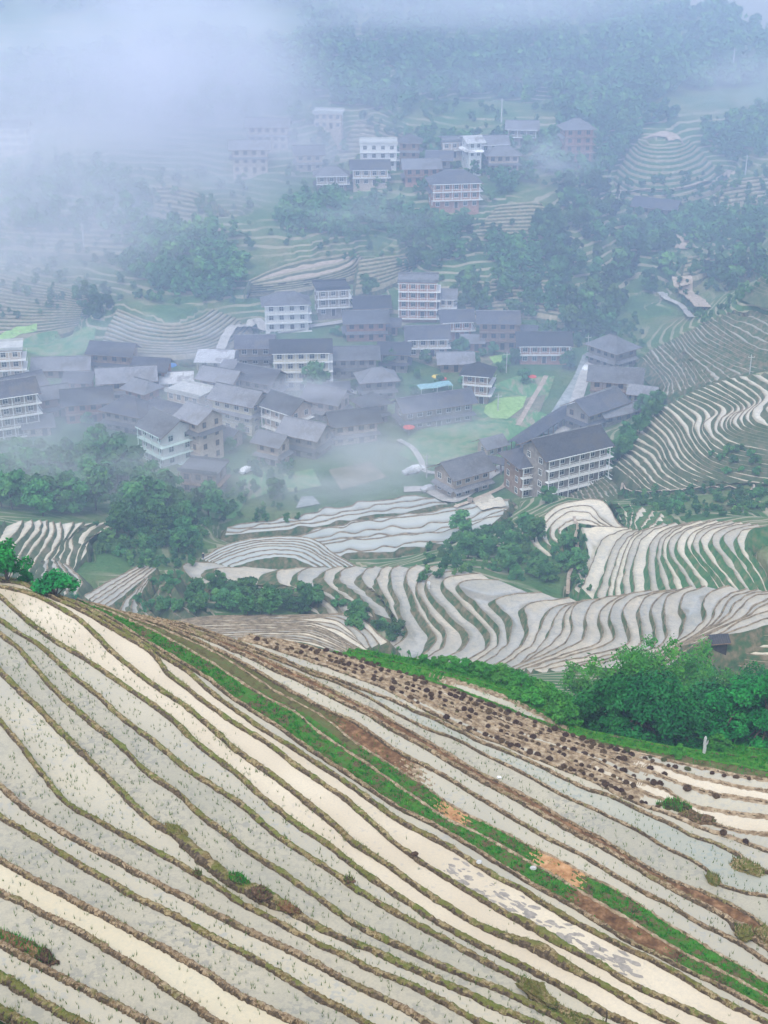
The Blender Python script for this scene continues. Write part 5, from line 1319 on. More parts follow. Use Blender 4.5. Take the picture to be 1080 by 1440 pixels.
def parasol(px, py, mat, label, r=1.5, h=2.4):
    g = at(px, py)
    rt = empty('parasol', (g.x, g.y, g.z)); tag(rt, label, 'parasol')
    m = MB(); m.tube([(0, 0, -.3), (0, 0, h + .3)], .035, 6); m.build('pole', ['rail_white'], rt)
    m = MB()
    for i in range(8):
        a, b = i * math.pi / 4, (i + 1) * math.pi / 4
        m.quad([(0, 0, h + .5), (math.cos(a) * r, math.sin(a) * r, h), (math.cos(b) * r, math.sin(b) * r, h)])
        m.quad([(0, 0, h + .46), (math.cos(b) * r, math.sin(b) * r, h - .04), (math.cos(a) * r, math.sin(a) * r, h - .04)])
        m.quad([(math.cos(a) * r, math.sin(a) * r, h), (math.cos(a) * r, math.sin(a) * r, h - .22), (math.cos(b) * r, math.sin(b) * r, h - .22), (math.cos(b) * r, math.sin(b) * r, h)])
    m.build('canopy', [mat], rt)
parasol(614, 540, 'cloth_yellow', 'yellow parasol standing behind the turquoise awning')
parasol(622, 543, 'cloth_red', 'red parasol standing behind the turquoise awning', 1.3)
parasol(575, 612, 'cloth_red', 'red parasol alone at the misty edge of the garden plots', 1.6)
parasol(748, 540, 'cloth_red', 'red parasol at the top of the garden plots', 1.3)
parasol(578, 500, 'paint_white', 'white parasol at the left end of the terrace below the brown hotel', 1.4)
parasol(618, 503, 'paint_white', 'white parasol at the right end of the terrace below the brown hotel', 1.4)
parasol(240, 524, 'cloth_blue', 'blue parasol among the roofs below the curved terraces', 2.0)

# cars
def car(px, py, yaw, label, mat='paint_white', van=False):
    g = at(px, py)
    if g is None: return
    rt = empty('van' if van else 'parked_car', (g.x, g.y, g.z), R_(yaw)); tag(rt, label, 'van' if van else 'car', 'vehicles parked in the village')
    L, Wd = (4.8, 1.85) if van else (4.4, 1.75)
    prof = [(-L / 2, .35), (-L / 2, .95), (-L / 2 + .1, 1.05), (-L / 2 + .25, 1.85), (L / 2 - 1.3, 1.9), (L / 2 - .65, 1.12), (L / 2 - .05, .95), (L / 2, .4)] if van else \
           [(-L / 2, .35), (-L / 2, .88), (-L / 2 + .6, .98), (-L / 2 + 1.15, 1.42), (.6, 1.45), (1.3, .98), (L / 2 - .1, .82), (L / 2, .38)]
    m = MB(); n = len(prof)
    for s in (-1, 1):
        pts = [(x, s * (Wd / 2 - (.16 if z > 1.1 else 0)), z) for x, z in prof]
        m.quad(pts if s < 0 else pts[::-1])
    for i in range(n):
        a, b = prof[i], prof[(i + 1) % n]
        wa = Wd / 2 - (.16 if a[1] > 1.1 else 0); wb = Wd / 2 - (.16 if b[1] > 1.1 else 0)
        m.quad([(a[0], -wa, a[1]), (a[0], wa, a[1]), (b[0], wb, b[1]), (b[0], -wb, b[1])])
    m.build('body', [mat], rt)
    m = MB()
    zt = 1.72 if van else 1.36
    for s in (-1, 1):
        y = s * (Wd / 2 - .10)
        m.quad([(-L / 2 + (.4 if van else 1.0), y, 1.08), (L / 2 - (1.0 if van else 1.15), y, 1.08), (L / 2 - (1.35 if van else 1.65), s * (Wd / 2 - .14), zt), (-L / 2 + (.5 if van else 1.3), s * (Wd / 2 - .14), zt)])
    m.build('side_window', ['glass_dark'], rt)
    m = MB(); xa, xb = (L / 2 - .70, L / 2 - 1.22) if van else (1.24, .68)
    m.quad([(xa + .03, -Wd / 2 + .22, 1.18 if van else 1.05), (xa + .03, Wd / 2 - .22, 1.18 if van else 1.05), (xb + .03, Wd / 2 - .26, zt), (xb + .03, -Wd / 2 + .26, zt)])
    m.build('windscreen', ['glass_dark'], rt)
    for sx in (-1, 1):
        for s in (-1, 1):
            w_ = MB(); w_.tube([(sx * L * .3, s * (Wd / 2 - .17), .33), (sx * L * .3, s * (Wd / 2 + .02), .33)], .33, 14); w_.build('wheel', ['rubber'], rt)
car(463, 551, 10, 'white van parked left of its twin below the cream guest house', van=True)
car(490, 555, 8, 'white van parked right of its twin below the cream guest house', van=True)
car(376, 630, 60, 'white car in the lane below the pinkish plaster house')
car(347, 664, 50, 'white car lowest in the misty lane')
car(586, 662, 20, 'white car at the road corner left of the grey gabled house')
car(578, 666, 25, 'silver car just behind the white one at the road corner', 'paint_silver')
car(824, 520, 70, 'white car on the road bend above the pinkish timber house')
car(604, 690, 30, 'silver car beside the grey gabled house', 'paint_silver')

# poles, tower and post
def pole(px, py, h, label, r=.16, name='utility_pole', cat='pole', arms=True, mat='concrete', group=None):
    g = at(px, py)
    if g is None: return
    rt = empty(name, (g.x, g.y, g.z - .5)); tag(rt, label, cat, group)
    m = MB(); m.tube([(0, 0, 0), (0, 0, h)], [r, r * .65], 8); m.build('pole', [mat], rt)
    if arms:
        m = MB(); m.box(-.9, .9, -.06, .06, h - .8, h - .68); m.build('crossarm', ['concrete'], rt)
        for x in (-.8, 0, .8):
            m = MB(); m.tube([(x, 0, h - .68), (x, 0, h - .45)], .05, 6); m.build('insulator', ['rail_white'], rt)
GP = 'concrete utility poles'
for a in ((705,172,9.5,'white pole at the left side of the bare tan field'),(1048,246,8,'white pole on the ridge right of the terraced knoll'),(1054,526,6,'pale post standing on the crest of the right terraced hill'),
          (701,74,8,'white pole high on the wooded mountain, left one'),(1031,92,8,'white pole high on the wooded mountain near the right edge'),(118,348,9,'faint pole in the mist over the left terraces'),
          (712,524,7,'utility pole behind the garden plots by the duckweed pond'),(600,672,7,'utility pole beside the cars at the road corner'),(774,508,6,'utility pole in front of the red brown timber house'),
          (880,566,6,'utility pole on the bank right of the pinkish timber house'),(826,500,7,'utility pole by the road bend'),(700,580,6,'thin pole standing in the duckweed pond')):
    pole(*a, group=GP, r=.32 if a[2] >= 8 else .18)
g = at(990, 1058)
rt = empty('marker_stone', (g.x, g.y, g.z - .1)); tag(rt, 'weathered white stone post in the grass below the right trees', 'stone post')
rt.scale = (.72, .72, .85)
m = MB(); m.tube([(0, 0, 0), (.02, 0, .5), (-.02, .01, .95), (0, 0, 1.35), (.01, 0, 1.5)], [.16, .15, .13, .12, .05], 7); m.build('post', ['stone_pale'], rt)
m = MB(); m.tube([(.08, 0, .75), (.2, 0, .9), (.24, 0, 1.15)], [.07, .07, .03], 6); m.build('stub', ['stone_pale'], rt)
g = at(852, 1437); m = MB(); m.tube([(0, 0, -.1), (.02, .01, .25), (.0, 0, .55)], .03, 6)
o = m.build('stake', ['bark']); o.location = g; tag(o, 'short dark wooden stake on the bank at the bottom of the picture', 'stake')

def rock(px, py, s, label, mat='stone_pale', seed=0, name='stone', cat='stone'):
    g = at(px, py)
    bm = bmesh.new(); bmesh.ops.create_icosphere(bm, subdivisions=3, radius=1)
    for v in bm.verts:
        v.co *= 1 + .28 * mnoise.noise(v.co * 1.4 + Vector((seed, 3, 1))) + .1 * mnoise.noise(v.co * 4 + Vector((seed, 0, 0))); v.co.z *= .6
    me = bpy.data.meshes.new(name); bm.to_mesh(me); bm.free(); me.materials.append(MAT[mat])
    o = link(name, me); o.location = g + Vector((0, 0, s * .25)); o.scale = (s, s * .8, s); tag(o, label, cat); return o
rock(674, 1213, .14, 'cream coloured stone on the bank between the muddy paddy and the green strip', seed=2)
rock(750, 1222, .16, 'grey stone lying in the green strip', seed=5)
rock(702, 1094, .13, 'white stone on the double bank right of centre', 'paint_white', seed=9)
rock(583, 1202, .17, 'dark muddy stone on the bank left of the speckled paddy', 'clump_brown', seed=12)

# dark mud showing through the shallow cream water of one paddy
V, px = STR[14]; VV = []; FF = []
for i in range(150):
    t = random.random(); x = 628 + 270 * t + random.gauss(0, 8)
    j = int(np.argmin(np.abs(px[3, :, 0] - x))); v = random.triangular(.15, .9, .45)
    c = V[0, j] * (1 - v) + V[-1, j] * v
    n = random.randint(6, 9); r0 = random.uniform(.05, .17); a0 = random.uniform(.3, .9); k = len(VV)
    VV.append((c[0], c[1], c[2] + .012))
    for q in range(n):
        a = 2 * math.pi * q / n; rr = r0 * random.uniform(.5, 1.3)
        dx, dy = math.cos(a) * rr * 1.9, math.sin(a) * rr * .8
        VV.append((c[0] + dx * math.cos(-a0) - dy * math.sin(-a0), c[1] + dx * math.sin(-a0) + dy * math.cos(-a0), c[2] + .004))
    FF += [(k, k + 1 + q, k + 1 + (q + 1) % n) for q in range(n)]
o = link('mud_patches', mesh('mud_patches', VV, FF, ['mud_dark'])); tag(o, 'dark mud flecks showing in the cream coloured paddy beside the green strip', 'mud', kind='stuff')

# the overgrown lumps of earth on the banks
def lump(px, py, sx, sy, sz, label, mat='clump_green', seed=0, yaw=-40, weeds=60):
    g = at(px, py)
    if g is None: return
    rt = empty('earth_mound', (g.x, g.y, g.z), R_(yaw)); tag(rt, label, 'mound')
    bm = bmesh.new(); bmesh.ops.create_icosphere(bm, subdivisions=4, radius=1)
    for v in bm.verts:
        v.co *= 1 + .5 * mnoise.noise(v.co * 1.6 + Vector((seed, 3, 1))) + .3 * mnoise.noise(v.co * 4 + Vector((seed, 0, 0))) + .15 * mnoise.noise(v.co * 10)
        v.co = Vector((v.co.x * sx, v.co.y * sy, v.co.z * sz))
    me = bpy.data.meshes.new('soil'); bm.to_mesh(me)
    pts = [(v.co.x, v.co.y, v.co.z) for v in bm.verts if v.co.z > 0]; bm.free(); me.materials.append(MAT[mat])
    link('soil', me, rt)
    V = []; r = random.Random(seed)
    for i in range(weeds):
        p = r.choice(pts); a = r.uniform(0, 6.28); h = r.uniform(.08, .28); l = r.uniform(0, .15)
        V += [(p[0] - .02, p[1], p[2] - .02), (p[0] + .02, p[1], p[2] - .02), (p[0] + math.cos(a) * l, p[1] + math.sin(a) * l, p[2] + h)]
    link('weeds', mesh('weeds', V, np.arange(len(V)).reshape(-1, 3), ['grass_blade' if seed in (3, 9, 31) else 'weed_blade']), rt)
lump(30, 1336, 1.25, .42, .34, 'thick brown and green overgrown mound at the left edge near the bottom', 'soil_brown', 3, -32, 420)
lump(62, 1350, .5, .35, .3, 'small dark mound ending the overgrown one at the left edge', 'clump_brown', 5, -32, 120)
lump(247, 1168, .55, .22, .2, 'mossy brown swelling at the upper end of the thick bank', 'bank_mossy', 7, -38, 90)
lump(336, 1238, .5, .22, .2, 'green topped swelling in the middle of the thick bank', 'clump_green', 9, -38, 160)
lump(368, 1257, .5, .28, .26, 'dark brown clod at the widest place of the thick bank', 'clump_brown', 11, -38, 60)
lump(405, 1276, .55, .2, .18, 'brown swelling at the lower end of the thick bank', 'soil_brown', 13, -35, 60)
lump(278, 1229, .2, .14, .12, 'round dark clod on the bank left of the thick bank', 'clump_brown', 15)
lump(491, 1238, .25, .16, .14, 'dark clod on a bank at the centre of the near paddies', 'clump_brown', 17)
lump(753, 1395, .8, .26, .26, 'long grassy mound near the bottom right of centre', 'bank_mossy', 19, -45, 150)
lump(800, 1432, .7, .22, .2, 'low mossy mound at the bottom edge', 'bank_mossy', 21, -35, 150)
lump(1003, 1238, .3, .42, .2, 'overgrown earth plug where two thin banks meet at right', 'bank_mossy', 23, 20, 160)
lump(1052, 1222, .8, .5, .25, 'large overgrown mound at the right edge', 'bank_mossy', 25, -30, 240)
lump(1046, 1312, .4, .45, .22, 'dark overgrown clump beside the last bank at right', 'bank_mossy', 27, 0, 140)
lump(1073, 1318, .4, .5, .4, 'earth clump cut by the right edge', 'bank_mossy', 29, 0, 100)
lump(950, 1135, .75, .4, .4, 'green bushy mound on the banks at upper right', 'clump_green', 31, -15, 260)
lump(981, 1152, 1.0, .4, .35, 'dark mound ending the row of brown clumps', 'clump_brown', 33, -20, 80)

# dark clumps of old stubble heaped along the upper banks
def clump_mesh(seed):
    bm = bmesh.new(); bmesh.ops.create_icosphere(bm, subdivisions=3, radius=1)
    for v in bm.verts:
        d = v.co.copy()
        v.co *= 1 + .25 * mnoise.noise(d * 2 + Vector((seed, 3, 1))) + .25 * mnoise.noise(d * 6 + Vector((seed, 0, 0))) + .12 * mnoise.noise(d * 13)
        v.co.z *= .72
    V = [tuple(v.co) for v in bm.verts]; F_ = [tuple(v.index for v in f.verts) for f in bm.faces]; bm.free()
    r = random.Random(seed); I = [0] * len(F_)
    for i in range(170):
        a, b = r.uniform(0, 6.28), r.uniform(-.2, 1.4)
        p = Vector((math.cos(a) * math.cos(b), math.sin(a) * math.cos(b), math.sin(b) * .72)) * .9
        q = p * r.uniform(1.2, 1.55) + Vector((r.uniform(-.2, .2), r.uniform(-.2, .2), .1))
        s = p.cross(Vector((r.random(), r.random(), 1))).normalized() * .06
        n = len(V); V += [tuple(p - s), tuple(p + s), tuple(q)]; F_.append((n, n + 1, n + 2)); I.append(0)
    return V, F_
CM = []
for s in range(4):
    V_, F_ = clump_mesh(s + 1)
    CM.append(mesh('straw_clump', V_, F_, ['clump_brown']))
CG = mesh('straw_clump', *clump_mesh(9), ['clump_green'])
def on_bank(k, x0, x1, dy=0):
    xs = np.linspace(x0, x1, 14); l = LP[k]; return [(x, float(np.interp(x, l[:, 0], l[:, 1])) + dy) for x in xs]
rows = [  # pixel polyline of each row, spacing in px, label
 (on_bank(23, 362, 640, -1), 12, 'brown clump in the sparse lowest row at the upper left of the clump field'),
 (on_bank(23, 640, 925, -1), 7, 'dark brown clump in the tight line on the long curved bank'),
 (on_bank(24, 372, 900, -1), 8.5, 'dark brown clump in the second row above the bright water strip'),
 (on_bank(25, 400, 930, -1), 8.5, 'dark brown clump in the third row of the clump field'),
 (on_bank(26, 430, 935, -1), 9, 'dark brown clump in the fourth row of the clump field'),
 (on_bank(27, 470, 950, -1), 9.5, 'dark brown clump in the fifth row of the clump field'),
 (on_bank(28, 520, 860, 1), 12, 'dark brown clump in the top row of the clump field under the grass bank'),
 ([(880,1056),(905,1063),(930,1068),(952,1072),(963,1080),(985,1092)], 14, 'dark green brown clump on the thin banks below the grass verge'),
 ([(1002,1088),(1018,1090),(1028,1093),(1040,1095),(1058,1097),(1070,1099)], 12, 'dark clump on the last thin bank near the right edge'),
 ([(967,1111),(986,1116),(1007,1120)], 19, 'round dark clump in the tan pool at right'),
 ([(1018,1172),(1030,1178),(1047,1184)], 14, 'largest dark clump on the short bank near the right edge'),
]
NCL = 0
for pts, sp, lb in rows:
    P = catmull(pts, 400); L = np.hypot(*np.diff(P, axis=0).T).sum()
    n = max(2, int(L / (sp * 1.1)))
    big = 'largest' in lb or 'round' in lb
    for i in range(n):
        if not big and random.random() < .2 + .25 * (math.sin(i * .35 + L) > .5): continue
        x, y = P[int(i * 399 / (n - 1))]
        g = at(x + random.gauss(0, 1.0), y + random.gauss(0, .7))
        if g is None or g.y > 130: continue
        o = link('straw_clump', CG if 'green' in lb else random.choice(CM))
        s = min(.19, .10 * math.exp(abs(random.gauss(0, .45)))) * (1.25 if big else 1)
        o.location = g + Vector((0, 0, s * .3)); o.rotation_euler.z = random.uniform(0, 6.28); o.scale = (s * random.uniform(.9, 1.25), s, s * random.uniform(.8, 1.1))
        tag(o, lb, 'clump', 'dark clumps on the upper banks'); NCL += 1
print('clumps', NCL)

# two walkers and a hen-white speck on the ridge path
def person(px, py, h, label, yaw=0, coat='cloth_dark'):
    g = at(px, py)
    if g is None: return
    me = bpy.data.meshes.new('body'); s = h / 1.7
    J = {'pelvis': (0, 0, .92), 'chest': (0, 0, 1.25), 'neck': (0, -.01, 1.45), 'head': (0, -.02, 1.60), 'hl': (-.09, 0, .88), 'kl': (-.1, -.03, .5), 'al': (-.1, .02, .08), 'fl': (-.1, -.14, .03),
         'hr': (.09, 0, .88), 'kr': (.1, .03, .5), 'ar': (.1, .08, .08), 'fr': (.1, -.07, .03), 'sl': (-.18, 0, 1.38), 'el': (-.26, .04, 1.12), 'wl': (-.24, -.08, .88), 'sr': (.18, 0, 1.38), 'er': (.26, .04, 1.12), 'wr': (.24, -.1, .9)}
    E = [('pelvis', 'chest'), ('chest', 'neck'), ('neck', 'head'), ('pelvis', 'hl'), ('hl', 'kl'), ('kl', 'al'), ('al', 'fl'), ('pelvis', 'hr'), ('hr', 'kr'), ('kr', 'ar'), ('ar', 'fr'), ('chest', 'sl'), ('sl', 'el'), ('el', 'wl'), ('chest', 'sr'), ('sr', 'er'), ('er', 'wr')]
    rad = {'pelvis': .14, 'chest': .16, 'neck': .06, 'head': .10, 'hl': .09, 'kl': .06, 'al': .045, 'fl': .04, 'hr': .09, 'kr': .06, 'ar': .045, 'fr': .04, 'sl': .06, 'el': .045, 'wl': .035, 'sr': .06, 'er': .045, 'wr': .035}
    ks = list(J); me.from_pydata([Vector(J[k]) * s for k in ks], [(ks.index(a), ks.index(b)) for a, b in E], [])
    o = link('person', me); o.location = g; o.rotation_euler.z = R_(yaw); me.materials.append(MAT[coat])
    md = o.modifiers.new('skin', 'SKIN'); md.use_smooth_shade = True
    for i, k in enumerate(ks):
        me.skin_vertices[0].data[i].radius = (rad[k] * s, rad[k] * s); me.skin_vertices[0].data[i].use_root = (i == 0)
    o.modifiers.new('sub', 'SUBSURF').levels = 1
    tag(o, label, 'person')
    m = MB()
    n = 8
    for i in range(n):
        a, b = 2 * math.pi * i / n, 2 * math.pi * (i + 1) / n
        m.quad([(0, 0, .14 * s), (math.cos(a) * .24 * s, math.sin(a) * .24 * s, 0), (math.cos(b) * .24 * s, math.sin(b) * .24 * s, 0)])
    q = m.build('hat', ['path_earth'], o); q.location = (0, -.02 * s, 1.66 * s)
person(286, 788, 1.7, 'tiny dark clothed person at the back edge of the first lobe of the spur', 20)
person(603, 828, 1.6, 'tiny pale person with a straw hat on a grassy riser of the central spur', -30, 'paint_white')
# ------------------------------------------------------------------ trees and bushes
def leaf_cloud(centers, radii, n, size, seed, flat=.6, droop=0.0, aspect=1.0, shell=.55):
    r = np.random.default_rng(seed)
    centers = np.array(centers, float); radii = np.array(radii, float)
    w = radii.prod(1) ** (2 / 3); w /= w.sum()
    k = r.choice(len(centers), n, p=w)
    d = r.normal(size=(n, 3)); d /= np.linalg.norm(d, axis=1)[:, None]
    rr = shell + (1 - shell) * r.random(n) ** .6
    P = centers[k] + d * radii[k] * rr[:, None] * (1 + .12 * r.normal(size=(n, 1)))
    nrm = d * .7 + r.normal(size=(n, 3)) * .55; nrm[:, 2] = np.abs(nrm[:, 2]) * .8 + flat * .6
    nrm /= np.linalg.norm(nrm, axis=1)[:, None]
    t = np.cross(nrm, r.normal(size=(n, 3))); t /= np.linalg.norm(t, axis=1)[:, None] + 1e-9
    if droop:
        t[:, 2] -= droop; t /= np.linalg.norm(t, axis=1)[:, None]
    b = np.cross(nrm, t); b /= np.linalg.norm(b, axis=1)[:, None] + 1e-9
    s = size * r.uniform(.6, 1.35, n)[:, None]
    V = np.stack([P - t * s * aspect, P + b * s * .5, P + t * s * aspect, P - b * s * .5], 1).reshape(-1, 3)
    return V, np.arange(n * 4).reshape(-1, 4)

def clumps_for(seed, h, wr, n, base=.32, shape='round'):
    r = random.Random(seed); C_, R__ = [], []
    for i in range(n):
        t = r.random()
        z = h * (base + (1 - base) * (t if shape != 'cone' else t ** 1.4)) * .93
        rel = (z / h - base) / (1 - base)
        env = {'round': math.sqrt(max(.05, 1 - (2 * rel - .75) ** 2 * .75)), 'cone': max(.06, 1 - rel) , 'tall': math.sqrt(max(.08, 1 - (2 * rel - 1) ** 2)) * .75}[shape]
        a = r.uniform(0, 6.283); q = wr * env * r.uniform(.25, .85)
        C_.append((math.cos(a) * q, math.sin(a) * q, z))
        s = wr * r.uniform(.22, .42) * (1 if shape != 'cone' else .5 * env + .25)
        R__.append((s, s, s * r.uniform(.55, .85)))
    return C_, R__

TREES = {}
def tree_kind(key, h, wr, nclump, nleaf, size, mat, seed, shape='round', base=.3, trunk=.12):
    C_, R__ = clumps_for(seed, h, wr, nclump, base, shape)
    V, Fq = leaf_cloud(C_, R__, nleaf, size, seed)
    crown = mesh('crown', V, Fq, [mat])
    m = MB(); r = random.Random(seed)
    pts = [(0, 0, -.8), (r.uniform(-.1, .1), r.uniform(-.1, .1), h * .3), (r.uniform(-.25, .25), r.uniform(-.2, .2), h * .6), (r.uniform(-.3, .3), 0, h * .86)]
    m.tube(pts, [trunk * 1.4, trunk, trunk * .6, trunk * .25], 6)
    for c in C_[:7]:
        p0 = Vector(pts[1]).lerp(Vector(pts[2]), r.random()); m.tube([p0, p0.lerp(Vector(c), .5) + Vector((0, 0, .2)), c], [trunk * .45, trunk * .3, trunk * .12], 4)
    TREES[key] = (crown, m.me('trunk', ['bark']))
for i in range(4): tree_kind('mid%d' % i, 6.5, 3.0, 15, 1500, .42, 'leaf_mid', 20 + i)
for i in range(4): tree_kind('far%d' % i, 8.0, 3.6, 13, 620, .85, 'leaf_far', 40 + i, base=.22)
for i in range(2): tree_kind('con%d' % i, 10.0, 2.2, 22, 600, .60, 'leaf_conifer', 60 + i, shape='cone', base=.12)
for i in range(3): tree_kind('bush%d' % i, 2.6, 2.0, 10, 1300, .20, 'leaf_bamboo', 70 + i, base=.05, trunk=.05)
for i in range(2): tree_kind('mbush%d' % i, 3.0, 2.6, 10, 900, .34, 'leaf_mid', 80 + i, base=.05, trunk=.06)

def plant(key, pos, s, name, label, cat, group=None, rz=None, sz=None):
    t = empty(name, pos, random.uniform(0, 6.28) if rz is None else rz); t.scale = (s, s, s * (sz or 1))
    tag(t, label, cat, group)
    cr, tr = TREES[key]
    link('crown', cr, t); link('trunk', tr, t)
    return t

# the near wood behind the crest: every one its own crown
def near_tree(px, py, hpx, wpx, kind, seed, label, back=0.0, n=5200):
    g = at(px, py)
    if g is None: return
    R = (g - EYE).length
    if back:
        dd = Vector((g.x, g.y, 0)).normalized(); x, y = g.x + dd.x * back, g.y + dd.y * back
        R2 = math.hypot(x, y); 
        d = ray(px, py); t = R2 / math.hypot(d[0], d[1]); top = CAMZ + d[2] * t
        zg = gz(x, y, g.z); base = Vector((x, y, min(zg, top)))
        extra = top - base.z; R = t * np.linalg.norm(d)
        g = base
    else: extra = 0
    h = hpx * R / F * 1.05 + extra; wr = wpx / 2 * R / F
    t = empty('bamboo_clump' if kind == 'bamboo' else 'broadleaf_tree', g); tag(t, label, 'bamboo' if kind == 'bamboo' else 'tree', 'near wood behind the crest')
    r = random.Random(seed)
    base = max(.02, extra / h)
    if kind == 'bamboo':
        C_, R__ = [], []; m = MB()
        for i in range(16):
            a = r.uniform(0, 6.283); q = wr * r.uniform(.1, .9); hh = h * r.uniform(.7, 1.0)
            p = [(math.cos(a) * .4 * k * q / wr + math.cos(a) * q * (k / 4) ** 1.8, math.sin(a) * q * (k / 4) ** 1.8, hh * (k / 4) ** .85) for k in range(5)]
            m.tube([(x, y, z - .3) for x, y, z in p], [.05, .045, .035, .025, .01], 5)
            for k in range(2, 5):
                for _ in range(2):
                    C_.append((p[k][0] + r.uniform(-.4, .4), p[k][1] + r.uniform(-.4, .4), p[k][2] * r.uniform(.85, 1.0))); s = wr * r.uniform(.16, .28); R__.append((s, s, s * r.uniform(.9, 1.4)))
            C_.append((p[1][0], p[1][1], p[1][2])); R__.append((wr * .3, wr * .3, wr * .4))
        V, Fq = leaf_cloud(C_, R__, int(n * 1.4), .13, seed, droop=.5, aspect=1.2, shell=.2)
        link('crown', mesh('crown', V, Fq, ['leaf_bamboo']), t); m.build('stems', ['culm'], t)
    else:
        C_, R__ = clumps_for(seed, h, wr, 34, base, 'round')
        V, Fq = leaf_cloud(C_, R__, int(n * 1.7), .14, seed, shell=.6)
        link('crown', mesh('crown', V, Fq, ['leaf_dark' if kind == 'dark' else 'leaf_near']), t)
        m = MB(); m.tube([(0, 0, -.5), (.1, 0, h * .3), (-.1, .1, h * .6), (0, 0, h * .85)], [.28, .22, .14, .05], 8)
        for c in C_[:12]:
            p0 = Vector((.05, 0, h * r.uniform(.25, .6))); m.tube([p0, p0.lerp(Vector(c), .5) + Vector((0, 0, .2)), c], [.11, .07, .03], 5)
        m.build('trunk', ['bark'], t)
NT = [
 (905,1046,100,120,'dark',1,'dark green broadleaf tree at the centre front of the near wood',3,8000),
 (858,1038,98,90,'dark',2,'dark green rounded tree at the left front corner of the near wood',3,6500),
 (945,1052,85,90,'dark',3,'dark green tree right of the centre front one in the near wood',3,6500),
 (880,1022,122,100,'bamboo',4,'tall light green bamboo clump rising highest over the near wood',9,7000),
 (925,1020,130,90,'bamboo',5,'light green bamboo clump right behind the highest one',10,7000),
 (840,1010,70,70,'bamboo',6,'low light green bamboo at the left shoulder of the near wood',7,4500),
 (990,1046,85,90,'dark',7,'dark shadowed tree above the white stone post',7,6500),
 (1030,1052,100,100,'near',8,'mid green broadleaf tree right of the white stone post',6,7000),
 (1075,1058,110,100,'near',9,'broadleaf tree cut by the right edge of the picture',5,7000),
 (1000,1010,80,90,'bamboo',10,'pale green bamboo in the gap of the near wood behind the stone post',14,5000),
 (1050,1015,85,90,'near',11,'green tree behind the right edge trees, below the field hut',13,6000),
 (975,1000,70,80,'near',12,'small green tree at the back of the near wood below the field hut',15,4500),
 (960,1040,70,60,'bamboo',13,'yellow green bamboo tuft in the middle of the near wood',6,4000),
 (1010,1040,60,60,'near',14,'leafy sapling in the deep shade right of centre in the near wood',4,3500),
]
for a in NT: near_tree(*a[:7], back=a[7], n=a[8])
# the two bushes on the crest at the left edge
def crest_bush(px, py, hpx, wpx, seed, label, n=1500):
    g = at(px, py); R = (g - EYE).length; h = hpx * R / F; wr = wpx / 2 * R / F
    t = empty('leafy_bush', g); tag(t, label, 'bush')
    C_, R__ = clumps_for(seed, h, wr, 16, .1, 'round')
    V, Fq = leaf_cloud(C_, R__, n, .15, seed, shell=.3, droop=.2)
    link('crown', mesh('crown', V, Fq, ['leaf_near']), t)
    m = MB(); r = random.Random(seed)
    for c in C_[:9]: m.tube([(0, 0, -.2), (c[0] * .4, c[1] * .4, c[2] * .5), c], [.05, .035, .015], 5)
    m.build('stem', ['bark'], t)
crest_bush(10, 815, 58, 64, 91, 'bright green leafy bush on the crest at the left edge', 1900)
crest_bush(78, 836, 32, 62, 92, 'low spreading green bush on the crest right of the left edge bush', 1500)
crest_bush(36, 818, 16, 24, 93, 'small green sprig between the two crest bushes', 300)
crest_bush(104, 842, 10, 22, 94, 'tiny dry shrub at the right foot of the low spreading bush', 200)
# bank of bushes below the crest
bb = [(560,914,.5),(575,919,.5)]
for i in range(40):
    x = 596 + i * 6.0 + random.gauss(0, 2)
    y = float(np.interp(x, [500, 560, 630, 700, 760, 805, 850], [911, 922, 934, 950, 974, 1003, 1015])) + random.uniform(1.5, 5) + (x > 720) * random.uniform(0, 16)
    bb.append((x, y, .45 + .9 * (x - 590) / 240 * random.uniform(.7, 1.2)))
desc = ['bright green leafy bush on the bank behind the clump field', 'rounded green bush along the grass bank between the clump field and the central spur', 'feathery green bush in the line running down to the near wood']
for i, (x, y, s) in enumerate(bb):
    g = at(x, y)
    if g is None or g.y > 200: continue
    plant('bush%d' % (i % 3), g, s * .46, 'green_bush', desc[0] if x < 640 else desc[1] if x < 740 else desc[2], 'bush', 'bushes along the bank below the crest')
for (x, y, s) in ((955,1062,.30),(1010,1056,.45),(1020,1058,.35)):
    g = at(x, y)
    if g: plant('bush1', g, s, 'green_bush', 'small bush in the verge beside the white stone post', 'bush', 'small bushes by the stone post')

def scatter(poly, n, keys, srange, name, label, cat, group, maxd=1e9, sz=None, mind=0):
    poly_ = poly; xs = [p[0] for p in poly]; ys = [p[1] for p in poly]; k = 0; tries = 0; out = []
    while k < n and tries < n * 30:
        tries += 1
        x, y = random.uniform(min(xs), max(xs)), random.uniform(min(ys), max(ys))
        c = False
        for (x1, y1), (x2, y2) in zip(poly, poly[1:] + poly[:1]):
            if (y1 > y) != (y2 > y) and x < (x2 - x1) * (y - y1) / (y2 - y1) + x1: c = not c
        if not c: continue
        g = at(x, y)
        if g is None or g.y > maxd or g.y < mind: continue
        if any((g - q).length < 2.2 for q in out[-40:]): continue
        out.append(g); k += 1
        if name: plant(random.choice(keys), g, random.uniform(*srange), name, label, cat, group, sz=sz)
    return out
M_ = ['mid0', 'mid1', 'mid2', 'mid3']; FK = ['far0', 'far1', 'far2', 'far3']
scatter([(265,845),(300,825),(360,838),(440,845),(455,862),(350,866),(270,866)], 26, ['mid0','mid1','mid2'], (.42,.7), 'broadleaf_tree', 'tree in the green belt in the hollow under the left lobes of the central spur', 'tree', 'trees in the hollow under the spur', 320)
